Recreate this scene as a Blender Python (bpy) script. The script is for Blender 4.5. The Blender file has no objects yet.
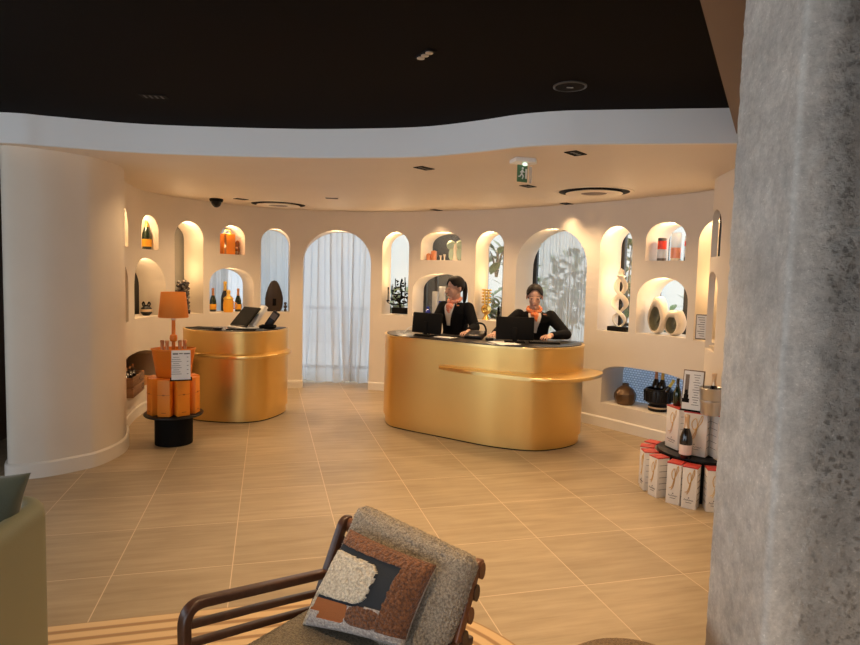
import bpy, bmesh, math, random
import numpy as np
from mathutils import Vector, Matrix, noise
PI = math.pi
random.seed(7)
SC = bpy.context.scene
COL = SC.collection

# ------------------------------------------------------------------ materials
def mat(name, col, rough=0.6, metal=0.0, bump=None, var=None, coat=0.0, spec=None, sheen=0.0):
    """bump=(scale, strength, detail[, stretch]); var=(scale, amount[, stretch])"""
    m = bpy.data.materials.new(name); m.use_nodes = True
    nt = m.node_tree; b = nt.nodes['Principled BSDF']
    b.inputs['Base Color'].default_value = (*col, 1)
    b.inputs['Roughness'].default_value = rough
    b.inputs['Metallic'].default_value = metal
    b.inputs['Coat Weight'].default_value = coat
    b.inputs['Sheen Weight'].default_value = sheen
    if spec is not None: b.inputs['Specular IOR Level'].default_value = spec
    tc = None
    def coord(stretch):
        nonlocal tc
        if tc is None: tc = nt.nodes.new('ShaderNodeTexCoord')
        mp = nt.nodes.new('ShaderNodeMapping')
        mp.inputs['Scale'].default_value = stretch or (1, 1, 1)
        nt.links.new(tc.outputs['Object'], mp.inputs['Vector'])
        return mp.outputs['Vector']
    if var:
        n = nt.nodes.new('ShaderNodeTexNoise'); n.inputs['Scale'].default_value = var[0]
        n.inputs['Detail'].default_value = 6
        nt.links.new(coord(var[2] if len(var) > 2 else None), n.inputs['Vector'])
        r = nt.nodes.new('ShaderNodeMapRange')
        r.inputs['From Min'].default_value = .25; r.inputs['From Max'].default_value = .75
        r.inputs['To Min'].default_value = 1 - var[1]; r.inputs['To Max'].default_value = 1 + var[1]
        nt.links.new(n.outputs['Fac'], r.inputs['Value'])
        mx = nt.nodes.new('ShaderNodeVectorMath'); mx.operation = 'SCALE'
        mx.inputs[0].default_value = col
        nt.links.new(r.outputs['Result'], mx.inputs['Scale'])
        nt.links.new(mx.outputs['Vector'], b.inputs['Base Color'])
    if bump:
        n = nt.nodes.new('ShaderNodeTexNoise'); n.inputs['Scale'].default_value = bump[0]
        n.inputs['Detail'].default_value = bump[2]
        nt.links.new(coord(bump[3] if len(bump) > 3 else None), n.inputs['Vector'])
        bp = nt.nodes.new('ShaderNodeBump'); bp.inputs['Strength'].default_value = bump[1]
        bp.inputs['Distance'].default_value = 0.01
        nt.links.new(n.outputs['Fac'], bp.inputs['Height'])
        nt.links.new(bp.outputs['Normal'], b.inputs['Normal'])
    return m

def emit(name, col, s):
    m = bpy.data.materials.new(name); m.use_nodes = True
    b = m.node_tree.nodes['Principled BSDF']
    b.inputs['Base Color'].default_value = (*col, 1)
    b.inputs['Emission Color'].default_value = (*col, 1)
    b.inputs['Emission Strength'].default_value = s
    return m

def glassy(name, col, fac=0.12, rough=0.02, tint=None):
    """thin glass: mostly clear, a little glossy"""
    m = bpy.data.materials.new(name); m.use_nodes = True
    nt = m.node_tree; nt.nodes.clear()
    o = nt.nodes.new('ShaderNodeOutputMaterial'); mx = nt.nodes.new('ShaderNodeMixShader')
    t = nt.nodes.new('ShaderNodeBsdfTransparent'); t.inputs['Color'].default_value = (*col, 1)
    g = nt.nodes.new('ShaderNodeBsdfPrincipled'); g.inputs['Roughness'].default_value = rough
    g.inputs['Base Color'].default_value = (*(tint or col), 1)
    mx.inputs['Fac'].default_value = fac
    nt.links.new(t.outputs[0], mx.inputs[1]); nt.links.new(g.outputs[0], mx.inputs[2])
    nt.links.new(mx.outputs[0], o.inputs['Surface'])
    return m

def sheer(name, col, clear=0.3, weave=0.0):
    m = bpy.data.materials.new(name); m.use_nodes = True
    nt = m.node_tree; nt.nodes.clear()
    o = nt.nodes.new('ShaderNodeOutputMaterial')
    d = nt.nodes.new('ShaderNodeBsdfDiffuse'); d.inputs['Color'].default_value = (*col, 1)
    tl = nt.nodes.new('ShaderNodeBsdfTranslucent'); tl.inputs['Color'].default_value = (*col, 1)
    tr = nt.nodes.new('ShaderNodeBsdfTransparent')
    a = nt.nodes.new('ShaderNodeMixShader'); a.inputs['Fac'].default_value = .55
    b = nt.nodes.new('ShaderNodeMixShader')
    b.inputs['Fac'].default_value = clear
    nt.links.new(d.outputs[0], a.inputs[1]); nt.links.new(tl.outputs[0], a.inputs[2])
    nt.links.new(a.outputs[0], b.inputs[1]); nt.links.new(tr.outputs[0], b.inputs[2])
    nt.links.new(b.outputs[0], o.inputs['Surface'])
    return m

def floor_mat():
    m = bpy.data.materials.new('stone_tiles'); m.use_nodes = True
    nt = m.node_tree; N = nt.nodes.new; L = nt.links.new
    b = nt.nodes['Principled BSDF']
    tc = N('ShaderNodeTexCoord')
    mp = N('ShaderNodeMapping'); mp.vector_type = 'POINT'
    mp.inputs['Rotation'].default_value = (0, 0, -0.2594)
    mp.inputs['Location'].default_value = (1.378, -2.805, 0)
    L(tc.outputs['Object'], mp.inputs['Vector'])
    br = N('ShaderNodeTexBrick'); br.offset = 0.0; br.squash = 1
    br.inputs['Scale'].default_value = 1
    br.inputs['Brick Width'].default_value = .6016; br.inputs['Row Height'].default_value = .6016
    br.inputs['Mortar Size'].default_value = .0032; br.inputs['Mortar Smooth'].default_value = .3
    br.inputs['Color1'].default_value = (.9, .9, .9, 1); br.inputs['Color2'].default_value = (1.08, 1.08, 1.08, 1)
    br.inputs['Bias'].default_value = 0
    L(mp.outputs[0], br.inputs['Vector'])
    def streak(sc, scale, det):
        s = N('ShaderNodeMapping'); s.inputs['Scale'].default_value = sc
        L(mp.outputs[0], s.inputs['Vector'])
        n = N('ShaderNodeTexNoise'); n.inputs['Scale'].default_value = scale; n.inputs['Detail'].default_value = det
        n.inputs['Roughness'].default_value = .62
        L(s.outputs[0], n.inputs['Vector']); return n
    n1 = streak((.8, 7, 1), 2.2, 8); n2 = streak((1.2, 26, 1), 1.5, 4); n3 = streak((1, 1, 1), 1.1, 3)
    cr = N('ShaderNodeValToRGB')
    cr.color_ramp.elements[0].position = .3; cr.color_ramp.elements[0].color = (.345, .255, .155, 1)
    cr.color_ramp.elements[1].position = .72; cr.color_ramp.elements[1].color = (.48, .37, .235, 1)
    L(n1.outputs['Fac'], cr.inputs['Fac'])
    r2 = N('ShaderNodeMapRange'); r2.inputs['From Min'].default_value = .28; r2.inputs['From Max'].default_value = .42
    r2.inputs['To Min'].default_value = .86; r2.inputs['To Max'].default_value = 1.0
    L(n2.outputs['Fac'], r2.inputs['Value'])
    r3 = N('ShaderNodeMapRange'); r3.inputs['From Min'].default_value = .3; r3.inputs['From Max'].default_value = .7
    r3.inputs['To Min'].default_value = .9; r3.inputs['To Max'].default_value = 1.08
    L(n3.outputs['Fac'], r3.inputs['Value'])
    mu = N('ShaderNodeMath'); mu.operation = 'MULTIPLY'; L(r2.outputs[0], mu.inputs[0]); L(r3.outputs[0], mu.inputs[1])
    v = N('ShaderNodeVectorMath'); v.operation = 'SCALE'; L(cr.outputs['Color'], v.inputs[0]); L(mu.outputs[0], v.inputs['Scale'])
    v2 = N('ShaderNodeVectorMath'); v2.operation = 'MULTIPLY'; L(v.outputs[0], v2.inputs[0]); L(br.outputs['Color'], v2.inputs[1])
    mx = N('ShaderNodeMix'); mx.data_type = 'RGBA'
    L(br.outputs['Fac'], mx.inputs['Factor']); L(v2.outputs[0], mx.inputs[6]); mx.inputs[7].default_value = (.66, .51, .34, 1)
    L(mx.outputs[2], b.inputs['Base Color'])
    b.inputs['Roughness'].default_value = .42
    bp = N('ShaderNodeBump'); bp.inputs['Strength'].default_value = .12; bp.inputs['Distance'].default_value = .004
    L(n1.outputs['Fac'], bp.inputs['Height']); L(bp.outputs[0], b.inputs['Normal'])
    return m

def concrete_mat():
    m = bpy.data.materials.new('raw_concrete'); m.use_nodes = True
    nt = m.node_tree; N = nt.nodes.new; L = nt.links.new
    b = nt.nodes['Principled BSDF']; tc = N('ShaderNodeTexCoord')
    def nz(scale, det, rough=.6):
        n = N('ShaderNodeTexNoise'); n.inputs['Scale'].default_value = scale; n.inputs['Detail'].default_value = det
        n.inputs['Roughness'].default_value = rough; L(tc.outputs['Object'], n.inputs['Vector']); return n
    a = nz(3.2, 8); c = nz(75, 8, .75); d = nz(1.4, 3)
    cr = N('ShaderNodeValToRGB')
    cr.color_ramp.elements[0].position = .28; cr.color_ramp.elements[0].color = (.38, .36, .33, 1)
    cr.color_ramp.elements[1].position = .72; cr.color_ramp.elements[1].color = (.67, .635, .58, 1)
    L(a.outputs['Fac'], cr.inputs['Fac'])
    # pits: dark voids
    vo = N('ShaderNodeTexVoronoi'); vo.inputs['Scale'].default_value = 48; vo.inputs['Randomness'].default_value = 1
    dm = N('ShaderNodeMapping'); L(tc.outputs['Object'], dm.inputs['Vector'])
    ad = N('ShaderNodeVectorMath'); ad.operation = 'ADD'; L(dm.outputs[0], ad.inputs[0])
    sc = N('ShaderNodeVectorMath'); sc.operation = 'SCALE'; L(c.outputs['Color'], sc.inputs[0]); sc.inputs['Scale'].default_value = .035
    L(sc.outputs[0], ad.inputs[1]); L(ad.outputs[0], vo.inputs['Vector'])
    pit = N('ShaderNodeMapRange'); pit.inputs['From Min'].default_value = .10; pit.inputs['From Max'].default_value = .34
    L(vo.outputs['Distance'], pit.inputs['Value'])
    # the rough face towards the room: stronger relief (object x beyond the arris)
    sx = N('ShaderNodeSeparateXYZ'); L(tc.outputs['Object'], sx.inputs[0])
    rg = N('ShaderNodeMapRange'); rg.inputs['From Min'].default_value = .03; rg.inputs['From Max'].default_value = .12
    L(sx.outputs['X'], rg.inputs['Value'])
    msk = nz(5, 4); mr = N('ShaderNodeMapRange'); mr.inputs['From Min'].default_value = .36; mr.inputs['From Max'].default_value = .55
    L(msk.outputs['Fac'], mr.inputs['Value'])
    am = N('ShaderNodeMath'); am.operation = 'MULTIPLY'; L(mr.outputs[0], am.inputs[0]); am.inputs[1].default_value = 1
    # pit amount = mask * (0.25 + .75*rough)
    ra = N('ShaderNodeMath'); ra.operation = 'MULTIPLY_ADD'; L(rg.outputs[0], ra.inputs[0]); ra.inputs[1].default_value = .8; ra.inputs[2].default_value = .2
    pa = N('ShaderNodeMath'); pa.operation = 'MULTIPLY'; L(am.outputs[0], pa.inputs[0]); L(ra.outputs[0], pa.inputs[1])
    pm = N('ShaderNodeMix'); pm.data_type = 'FLOAT'; L(pa.outputs[0], pm.inputs[0]); pm.inputs[2].default_value = 1; L(pit.outputs[0], pm.inputs[3])
    dk = N('ShaderNodeMapRange'); dk.inputs['To Min'].default_value = .80; L(pm.outputs[0], dk.inputs['Value'])
    fine = N('ShaderNodeMapRange'); fine.inputs['From Min'].default_value = .3; fine.inputs['From Max'].default_value = .7
    fine.inputs['To Min'].default_value = .86; fine.inputs['To Max'].default_value = 1.14; L(c.outputs['Fac'], fine.inputs['Value'])
    mid = nz(26, 7, .75); md = N('ShaderNodeMapRange'); md.inputs['From Min'].default_value = .34; md.inputs['From Max'].default_value = .66  # mid-size tone painted in for side-lit relief
    md.inputs['To Min'].default_value = .82; md.inputs['To Max'].default_value = 1.14; L(mid.outputs['Fac'], md.inputs['Value'])
    m0 = N('ShaderNodeMath'); m0.operation = 'MULTIPLY'; L(dk.outputs[0], m0.inputs[0]); L(md.outputs[0], m0.inputs[1])
    # pale specks painted in as glints of side-lit relief
    sv = N('ShaderNodeTexVoronoi'); sv.inputs['Scale'].default_value = 62; L(ad.outputs[0], sv.inputs['Vector'])
    ss = N('ShaderNodeMapRange'); ss.inputs['From Min'].default_value = .05; ss.inputs['From Max'].default_value = .2; ss.inputs['To Min'].default_value = 1.45; ss.inputs['To Max'].default_value = 1.0
    L(sv.outputs['Distance'], ss.inputs['Value'])
    m1 = N('ShaderNodeMath'); m1.operation = 'MULTIPLY'; L(m0.outputs[0], m1.inputs[0]); L(ss.outputs[0], m1.inputs[1])
    mm = N('ShaderNodeMath'); mm.operation = 'MULTIPLY'; L(m1.outputs[0], mm.inputs[0]); L(fine.outputs[0], mm.inputs[1])
    v = N('ShaderNodeVectorMath'); v.operation = 'SCALE'; L(cr.outputs['Color'], v.inputs[0]); L(mm.outputs[0], v.inputs['Scale'])
    # warm brown shade painted into the colour round the smooth flank's foot
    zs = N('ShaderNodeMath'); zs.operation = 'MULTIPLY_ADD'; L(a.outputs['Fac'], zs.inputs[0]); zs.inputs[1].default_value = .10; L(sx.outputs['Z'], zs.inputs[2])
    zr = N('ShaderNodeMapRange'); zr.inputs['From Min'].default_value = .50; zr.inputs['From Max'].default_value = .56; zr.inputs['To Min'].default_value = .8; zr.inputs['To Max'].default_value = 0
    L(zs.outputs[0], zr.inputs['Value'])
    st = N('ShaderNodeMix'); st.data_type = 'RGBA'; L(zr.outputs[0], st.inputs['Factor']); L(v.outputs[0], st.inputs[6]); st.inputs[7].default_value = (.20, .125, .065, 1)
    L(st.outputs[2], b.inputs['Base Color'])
    h1 = N('ShaderNodeMath'); h1.operation = 'MULTIPLY_ADD'; L(c.outputs['Fac'], h1.inputs[0]); h1.inputs[1].default_value = 1.3
    L(pm.outputs[0], h1.inputs[2])
    bp = N('ShaderNodeBump'); bp.inputs['Distance'].default_value = .02
    sr = N('ShaderNodeMapRange'); sr.inputs['To Min'].default_value = .28; sr.inputs['To Max'].default_value = 1.0; L(rg.outputs[0], sr.inputs['Value'])
    L(sr.outputs[0], bp.inputs['Strength'])
    L(h1.outputs[0], bp.inputs['Height']); L(bp.outputs[0], b.inputs['Normal'])
    b.inputs['Roughness'].default_value = .85
    return m

def wave_mat(name, c1, c2, scale, rings=True, rough=.8, dist=1.2, uv=False):
    m = bpy.data.materials.new(name); m.use_nodes = True
    nt = m.node_tree; b = nt.nodes['Principled BSDF']; N = nt.nodes.new; L = nt.links.new
    tc = N('ShaderNodeTexCoord'); w = N('ShaderNodeTexWave'); w.wave_type = 'RINGS' if rings else 'BANDS'
    if rings: w.rings_direction = 'Z'
    w.inputs['Scale'].default_value = scale; w.inputs['Distortion'].default_value = dist
    w.inputs['Detail'].default_value = 3; w.inputs['Detail Scale'].default_value = 1.2
    L(tc.outputs['UV' if uv else 'Object'], w.inputs['Vector'])
    cr = N('ShaderNodeValToRGB'); cr.color_ramp.elements[0].color = (*c1, 1); cr.color_ramp.elements[1].color = (*c2, 1)
    cr.color_ramp.elements[0].position = .12; cr.color_ramp.elements[1].position = .45
    L(w.outputs['Fac'], cr.inputs['Fac']); L(cr.outputs[0], b.inputs['Base Color'])
    b.inputs['Roughness'].default_value = rough
    n = N('ShaderNodeTexNoise'); n.inputs['Scale'].default_value = 250; L(tc.outputs['Object'], n.inputs['Vector'])
    bp = N('ShaderNodeBump'); bp.inputs['Strength'].default_value = .4; bp.inputs['Distance'].default_value = .004
    L(n.outputs['Fac'], bp.inputs['Height']); L(bp.outputs[0], b.inputs['Normal'])
    return m

def boucle_mat(name, c1, c2, scale=95):
    m = bpy.data.materials.new(name); m.use_nodes = True
    nt = m.node_tree; b = nt.nodes['Principled BSDF']; N = nt.nodes.new; L = nt.links.new
    tc = N('ShaderNodeTexCoord'); n = N('ShaderNodeTexNoise'); n.inputs['Scale'].default_value = scale
    n.inputs['Detail'].default_value = 3; n.inputs['Distortion'].default_value = 1.2
    L(tc.outputs['Object'], n.inputs['Vector'])
    v = N('ShaderNodeTexVoronoi'); v.inputs['Scale'].default_value = scale * .9; L(tc.outputs['Object'], v.inputs['Vector'])
    mu = N('ShaderNodeMath'); mu.operation = 'MULTIPLY_ADD'; L(v.outputs['Distance'], mu.inputs[0]); mu.inputs[1].default_value = -.5
    L(n.outputs['Fac'], mu.inputs[2])
    cr = N('ShaderNodeValToRGB'); cr.color_ramp.elements[0].color = (*c1, 1); cr.color_ramp.elements[1].color = (*c2, 1)
    cr.color_ramp.elements[0].position = .05; cr.color_ramp.elements[1].position = .42
    L(mu.outputs[0], cr.inputs['Fac']); L(cr.outputs[0], b.inputs['Base Color'])
    bp = N('ShaderNodeBump'); bp.inputs['Strength'].default_value = .9; bp.inputs['Distance'].default_value = .012
    L(mu.outputs[0], bp.inputs['Height']); L(bp.outputs[0], b.inputs['Normal'])
    b.inputs['Roughness'].default_value = .95; b.inputs['Sheen Weight'].default_value = .2
    return m

def mosaic_mat():
    m = bpy.data.materials.new('blue_mosaic'); m.use_nodes = True
    nt = m.node_tree; N = nt.nodes.new; L = nt.links.new
    nt.nodes.clear(); o = N('ShaderNodeOutputMaterial')
    tc = N('ShaderNodeTexCoord'); br = N('ShaderNodeTexBrick'); br.offset = .5
    br.inputs['Scale'].default_value = 1; br.inputs['Brick Width'].default_value = .034; br.inputs['Row Height'].default_value = .026
    br.inputs['Mortar Size'].default_value = .0035
    br.inputs['Color1'].default_value = (.80, .86, .93, 1); br.inputs['Color2'].default_value = (.62, .72, .84, 1)
    br.inputs['Mortar'].default_value = (.30, .37, .48, 1)
    L(tc.outputs['UV'], br.inputs['Vector'])
    d = N('ShaderNodeBsdfDiffuse'); t = N('ShaderNodeBsdfTranslucent'); mx = N('ShaderNodeMixShader'); mx.inputs['Fac'].default_value = .6
    L(br.outputs['Color'], d.inputs['Color']); L(br.outputs['Color'], t.inputs['Color'])
    L(d.outputs[0], mx.inputs[1]); L(t.outputs[0], mx.inputs[2]); L(mx.outputs[0], o.inputs['Surface'])
    return m

def cloth_pattern(name, c1, c2, scale):
    m = bpy.data.materials.new(name); m.use_nodes = True
    nt = m.node_tree; b = nt.nodes['Principled BSDF']; N = nt.nodes.new; L = nt.links.new
    tc = N('ShaderNodeTexCoord'); n = N('ShaderNodeTexNoise'); n.inputs['Scale'].default_value = scale
    n.inputs['Distortion'].default_value = 2; L(tc.outputs['Object'], n.inputs['Vector'])
    cr = N('ShaderNodeValToRGB'); cr.color_ramp.elements[0].color = (*c1, 1); cr.color_ramp.elements[1].color = (*c2, 1)
    cr.color_ramp.elements[0].position = .46; cr.color_ramp.elements[1].position = .56
    L(n.outputs['Fac'], cr.inputs['Fac']); L(cr.outputs[0], b.inputs['Base Color']); b.inputs['Roughness'].default_value = .6
    return m

PLASTER = mat('cream_plaster', (.76, .68, .58), .75, bump=(14, .12, 5), var=(2.2, .035))
CEIL = mat('ceiling_plaster', (.76, .67, .56), .62, bump=(5, .12, 4), var=(1.5, .03))
WHITEP = mat('fascia_white', (.80, .80, .80), .7)
SKIRT = mat('skirting_cream', (.80, .74, .66), .5)
DARKCEIL = mat('black_brown_ceiling', (.0042, .0023, .0014), .85, spec=.08)
BROWNB = mat('bronze_brown_panel', (.12, .062, .035), .5, var=(3, .12))
FLOOR = floor_mat()
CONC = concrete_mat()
BRASS = mat('brushed_brass', (.80, .53, .185), .38, 1.0, bump=(60, .05, 3, (1, 1, .02)), var=(1.6, .05))
BRASSL = mat('brass_ledge', (.86, .60, .24), .28, 1.0)
BLACKTOP = mat('black_stone_top', (.016, .013, .011), .3)
BLACK = mat('black_matt', (.006, .0055, .0055), .75, spec=.12)
BLACKG = mat('black_gloss', (.008, .007, .007), .3, spec=.3)
DARKMET = mat('dark_window_frame', (.022, .02, .018), .4)
ORANGE = mat('orange_paint', (.80, .22, .012), .42, var=(6, .06))
ORANGE2 = mat('orange_card', (.86, .27, .015), .5)
ORANGESH = mat('orange_lampshade', (.78, .24, .03), .75)
DKORANGE = mat('orange_line', (.45, .10, .005), .5)
PAPER = mat('white_paper', (.80, .79, .78), .6)
INK = mat('grey_ink', (.12, .11, .11), .7)
CARD = mat('white_gift_card', (.80, .76, .71), .5)
REDC = mat('red_card', (.50, .04, .03), .5)
GOLDL = mat('gold_foil_line', (.72, .48, .20), .35, .7)
GREENB = mat('dark_green_glass', (.008, .022, .010), .12, coat=.5)
BLACKB = mat('black_glass', (.010, .008, .008), .12, coat=.5)
FOILY = mat('yellow_foil', (.80, .50, .10), .35, .5)
FOILP = mat('pale_gold_foil', (.75, .55, .36), .35, .6)
FOILC = mat('copper_foil', (.62, .30, .14), .35, .6)
LABY = mat('orange_yellow_label', (.90, .42, .03), .5)
LABW = mat('pink_white_label', (.80, .68, .62), .5)
STEEL = mat('brushed_steel', (.58, .57, .56), .30, .85)
STONE = mat('cream_stone', (.78, .68, .54), .8, bump=(40, .25, 4))
STONEIN = mat('olive_stone', (.26, .24, .15), .7, bump=(25, .5, 4), var=(14, .3))
WHITEC = mat('white_ceramic', (.82, .74, .62), .5)
BRONZE = mat('brown_bronze', (.15, .085, .04), .32, .35, var=(8, .25))
DKWOODS = mat('dark_carved_wood', (.035, .02, .012), .45, bump=(20, .3, 3, (1, 1, .2)))
GOLD = mat('polished_gold', (.85, .58, .18), .25, 1.0)
COBALT = mat('cobalt_glass', (.015, .03, .30), .12, coat=.5)
REDGL = mat('red_glass', (.80, .06, .03), .2, coat=.4)
SALMON = mat('salmon_glass', (.85, .36, .24), .25, coat=.4)
FROST = glassy('clear_vase_glass', (.86, .89, .90), .42, .15, (.75, .74, .74))
SEAGL = mat('sea_green_glass', (.40, .52, .42), .2, coat=.4)
SMOKE = mat('smoky_glass', (.10, .085, .08), .2)
COPPER = mat('copper_box', (.65, .26, .12), .35, .5)
AMBER = mat('amber_glass', (.32, .11, .02), .25, coat=.4)
WOODCR = mat('rough_crate_wood', (.33, .17, .085), .75, bump=(9, .5, 5, (1, 1, 8)), var=(6, .35, (1, 1, 9)))
WOODOR = mat('orange_wood', (.52, .22, .05), .55, var=(5, .2, (1, 1, 6)))
WALNUT = mat('dark_walnut', (.055, .022, .012), .35, var=(9, .3, (1, 6, 6)), coat=.15)
WALNUT2 = mat('warm_walnut', (.16, .058, .022), .38, var=(9, .3, (1, 6, 6)), coat=.15)
BOUCLE = boucle_mat('taupe_boucle', (.22, .18, .135), (.50, .42, .32), 150)
SEATF = boucle_mat('brown_seat_weave', (.12, .09, .05), (.27, .21, .13), 160)
CREAMT = boucle_mat('cream_tufting', (.52, .43, .31), (.82, .73, .58), 120)
BROWNT = boucle_mat('brown_tufting', (.10, .035, .012), (.27, .10, .035), 120)
GREYT = boucle_mat('greywhite_tufting', (.38, .33, .30), (.66, .60, .56), 120)
NAVY = mat('navy_canvas', (.018, .022, .028), .85, bump=(300, .3, 2))
RUST = mat('rust_canvas', (.36, .115, .03), .85, bump=(300, .3, 2))
OLIVE = mat('olive_leather', (.205, .212, .145), .5, bump=(220, .12, 3))
DKGREEN = mat('green_velvet', (.055, .068, .047), .8, sheen=.3, bump=(180, .15, 2))
RUGM = wave_mat('striped_rug', (.36, .21, .10), (.66, .46, .25), 4.6, False, uv=True)
POUFM = boucle_mat('brown_pouf', (.16, .09, .035), (.33, .20, .09), 200)
MOSAIC = mosaic_mat()
SHEER = sheer('white_sheer', (.84, .875, .92), .18)
SHEER3 = sheer('blue_grey_sheer', (.60, .68, .76), .22)
SHEER2 = sheer('thin_sheer', (.86, .89, .93), .5)
PANE = glassy('window_glass', (.95, .97, .97), .06)
PANEDK = mat('dark_pane', (.075, .07, .062), .3)
PANEGR = mat('grey_blind', (.20, .19, .175), .8, bump=(6, .3, 2, (1, 1, 40)))
LEAF = mat('glossy_leaf', (.07, .16, .045), .35, var=(7, .35))
LEAF2 = mat('pale_leaf', (.16, .25, .09), .4, var=(7, .3))
BARK = mat('grey_bark', (.13, .10, .075), .85)
FACADE = mat('pale_facade', (.46, .45, .42), .85, var=(1, .05))
FACADE2 = mat('grey_facade', (.36, .40, .44), .8)
PAVING = mat('pale_paving', (.48, .47, .45), .85, var=(2, .1))
SKIN = mat('skin', (.58, .33, .235), .5)
LIPS = mat('lips', (.38, .10, .08), .45)
EYEW = mat('eye_white', (.40, .33, .29), .4)
IRIS = mat('dark_iris', (.02, .012, .008), .2)
HAIR = mat('dark_brown_hair', (.010, .006, .005), .55, spec=.2, bump=(90, .3, 2, (1, 1, .15)))
JACKET = mat('black_jacket', (.006, .006, .007), .9, spec=.1)
SHIRT = mat('white_blouse', (.72, .66, .62), .7)
SCARF = cloth_pattern('orange_scarf', (.80, .15, .015), (.80, .32, .14), 38)
SCARF2 = cloth_pattern('pink_orange_scarf', (.66, .14, .05), (.70, .38, .30), 34)
EXITG = emit('exit_green', (.06, .15, .07), .08)
WHITEPL = mat('white_plastic', (.80, .80, .79), .35)
SCREEN = mat('dark_screen', (.005, .005, .006), .6, spec=.1)
LED = emit('niche_led', (1, .82, .55), 14.0)
FLAME = mat('cream_wax', (.85, .74, .55), .5)

# ------------------------------------------------------------------ helpers
def empty(name, loc=(0, 0, 0), rz=0.0):
    o = bpy.data.objects.new(name, None); o.empty_display_size = .05
    o.location = loc; o.rotation_euler = (0, 0, rz); COL.objects.link(o); return o
def tag(o, label, cat, group=None, kind=None):
    o['label'] = label; o['category'] = cat
    if group: o['group'] = group
    if kind: o['kind'] = kind
    return o
def thing(name, label, cat, loc=(0, 0, 0), rz=0.0, group=None):
    return tag(empty(name, loc, rz), label, cat, group)
def link(name, me, m, parent=None, smooth=None, loc=None):
    if m is not None:
        for q in (m if isinstance(m, (list, tuple)) else [m]): me.materials.append(q)
    if smooth is not None:
        me.polygons.foreach_set('use_smooth', [True] * len(me.polygons))
        if smooth < 179: me.set_sharp_from_angle(angle=math.radians(smooth))
    o = bpy.data.objects.new(name, me); COL.objects.link(o)
    if parent is not None: o.parent = parent
    if loc is not None: o.location = loc
    return o
def done(name, bm, m, parent=None, smooth=35, loc=None, norm=True):
    if norm: bmesh.ops.recalc_face_normals(bm, faces=bm.faces)
    me = bpy.data.meshes.new(name); bm.to_mesh(me); bm.free()
    return link(name, me, m, parent, smooth, loc)
def struct(o, kind='structure'):
    o['kind'] = kind; return o
def B(): return bmesh.new()
def box(bm, c, s, rot=None, bev=0.0, seg=2):
    t = bmesh.new(); bmesh.ops.create_cube(t, size=1)
    for v in t.verts: v.co = Vector((v.co.x * s[0], v.co.y * s[1], v.co.z * s[2]))
    if bev > 0: bmesh.ops.bevel(t, geom=t.edges[:], offset=min(bev, min(s) * .48), segments=seg, profile=.5, affect='EDGES')
    M = Matrix.Translation(c) @ (rot.to_4x4() if rot is not None else Matrix())
    t.transform(M); merge(bm, t); return bm
def merge(bm, t):
    me = bpy.data.meshes.new('tmp'); t.to_mesh(me); t.free(); bm.from_mesh(me); bpy.data.meshes.remove(me)
def rz(a): return Matrix.Rotation(a, 3, 'Z')
def rx(a): return Matrix.Rotation(a, 3, 'X')
def ry(a): return Matrix.Rotation(a, 3, 'Y')
def lathe(bm, prof, seg=32, c=(0, 0, 0), cap=True, sx=1, sy=1):
    rings = []
    for r, z in prof:
        if r < 1e-5: rings.append([bm.verts.new((c[0], c[1], c[2] + z))])
        else: rings.append([bm.verts.new((c[0] + sx * r * math.cos(2 * PI * k / seg), c[1] + sy * r * math.sin(2 * PI * k / seg), c[2] + z)) for k in range(seg)])
    for a, b in zip(rings, rings[1:]):
        for k in range(seg):
            k2 = (k + 1) % seg
            if len(a) == 1 and len(b) == 1: continue
            if len(a) == 1: bm.faces.new((a[0], b[k2], b[k]))
            elif len(b) == 1: bm.faces.new((a[k], a[k2], b[0]))
            else: bm.faces.new((a[k], a[k2], b[k2], b[k]))
    if cap:
        if len(rings[0]) > 1: bm.faces.new(rings[0][::-1])
        if len(rings[-1]) > 1: bm.faces.new(rings[-1])
    return bm
def tube(bm, pts, rad, seg=10, cap=True, flat=None, closed=False):
    """tapered tube along pts; rad a number or list; flat=(sx,sy) squeezes the section"""
    pts = [Vector(p) for p in pts]; n = len(pts)
    rad = [rad] * n if isinstance(rad, (int, float)) else rad
    ups = None; rings = []
    for i, p in enumerate(pts):
        if closed: d = pts[(i + 1) % n] - pts[i - 1]
        else: d = pts[min(i + 1, n - 1)] - pts[max(i - 1, 0)]
        if d.length < 1e-9: d = Vector((0, 0, 1))
        d.normalize()
        if ups is None:
            ups = Vector((0, 0, 1)) if abs(d.z) < .9 else Vector((0, 1, 0))
        x = d.cross(ups).normalized(); y = x.cross(d).normalized(); ups = y
        f = flat or (1, 1)
        rings.append([bm.verts.new(p + x * rad[i] * f[0] * math.cos(2 * PI * k / seg) + y * rad[i] * f[1] * math.sin(2 * PI * k / seg)) for k in range(seg)])
    m = len(rings)
    for i in range(m if closed else m - 1):
        a, b = rings[i], rings[(i + 1) % m]
        for k in range(seg): bm.faces.new((a[k], a[(k + 1) % seg], b[(k + 1) % seg], b[k]))
    if cap and not closed:
        bm.faces.new(rings[0][::-1]); bm.faces.new(rings[-1])
    return bm
def ball(bm, c, r, seg=20, ring=12, M=None):
    t = bmesh.new(); bmesh.ops.create_uvsphere(t, u_segments=seg, v_segments=ring, radius=1)
    r = (r, r, r) if isinstance(r, (int, float)) else r
    for v in t.verts: v.co = Vector((v.co.x * r[0], v.co.y * r[1], v.co.z * r[2]))
    t.transform(Matrix.Translation(c) @ (M.to_4x4() if M is not None else Matrix()))
    merge(bm, t); return bm
def limb(bm, pts, rad, seg=14):
    tube(bm, pts, rad, seg)
    for p, r in zip(pts, rad if not isinstance(rad, (int, float)) else [rad] * len(pts)): ball(bm, p, r, 14, 10)
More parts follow.
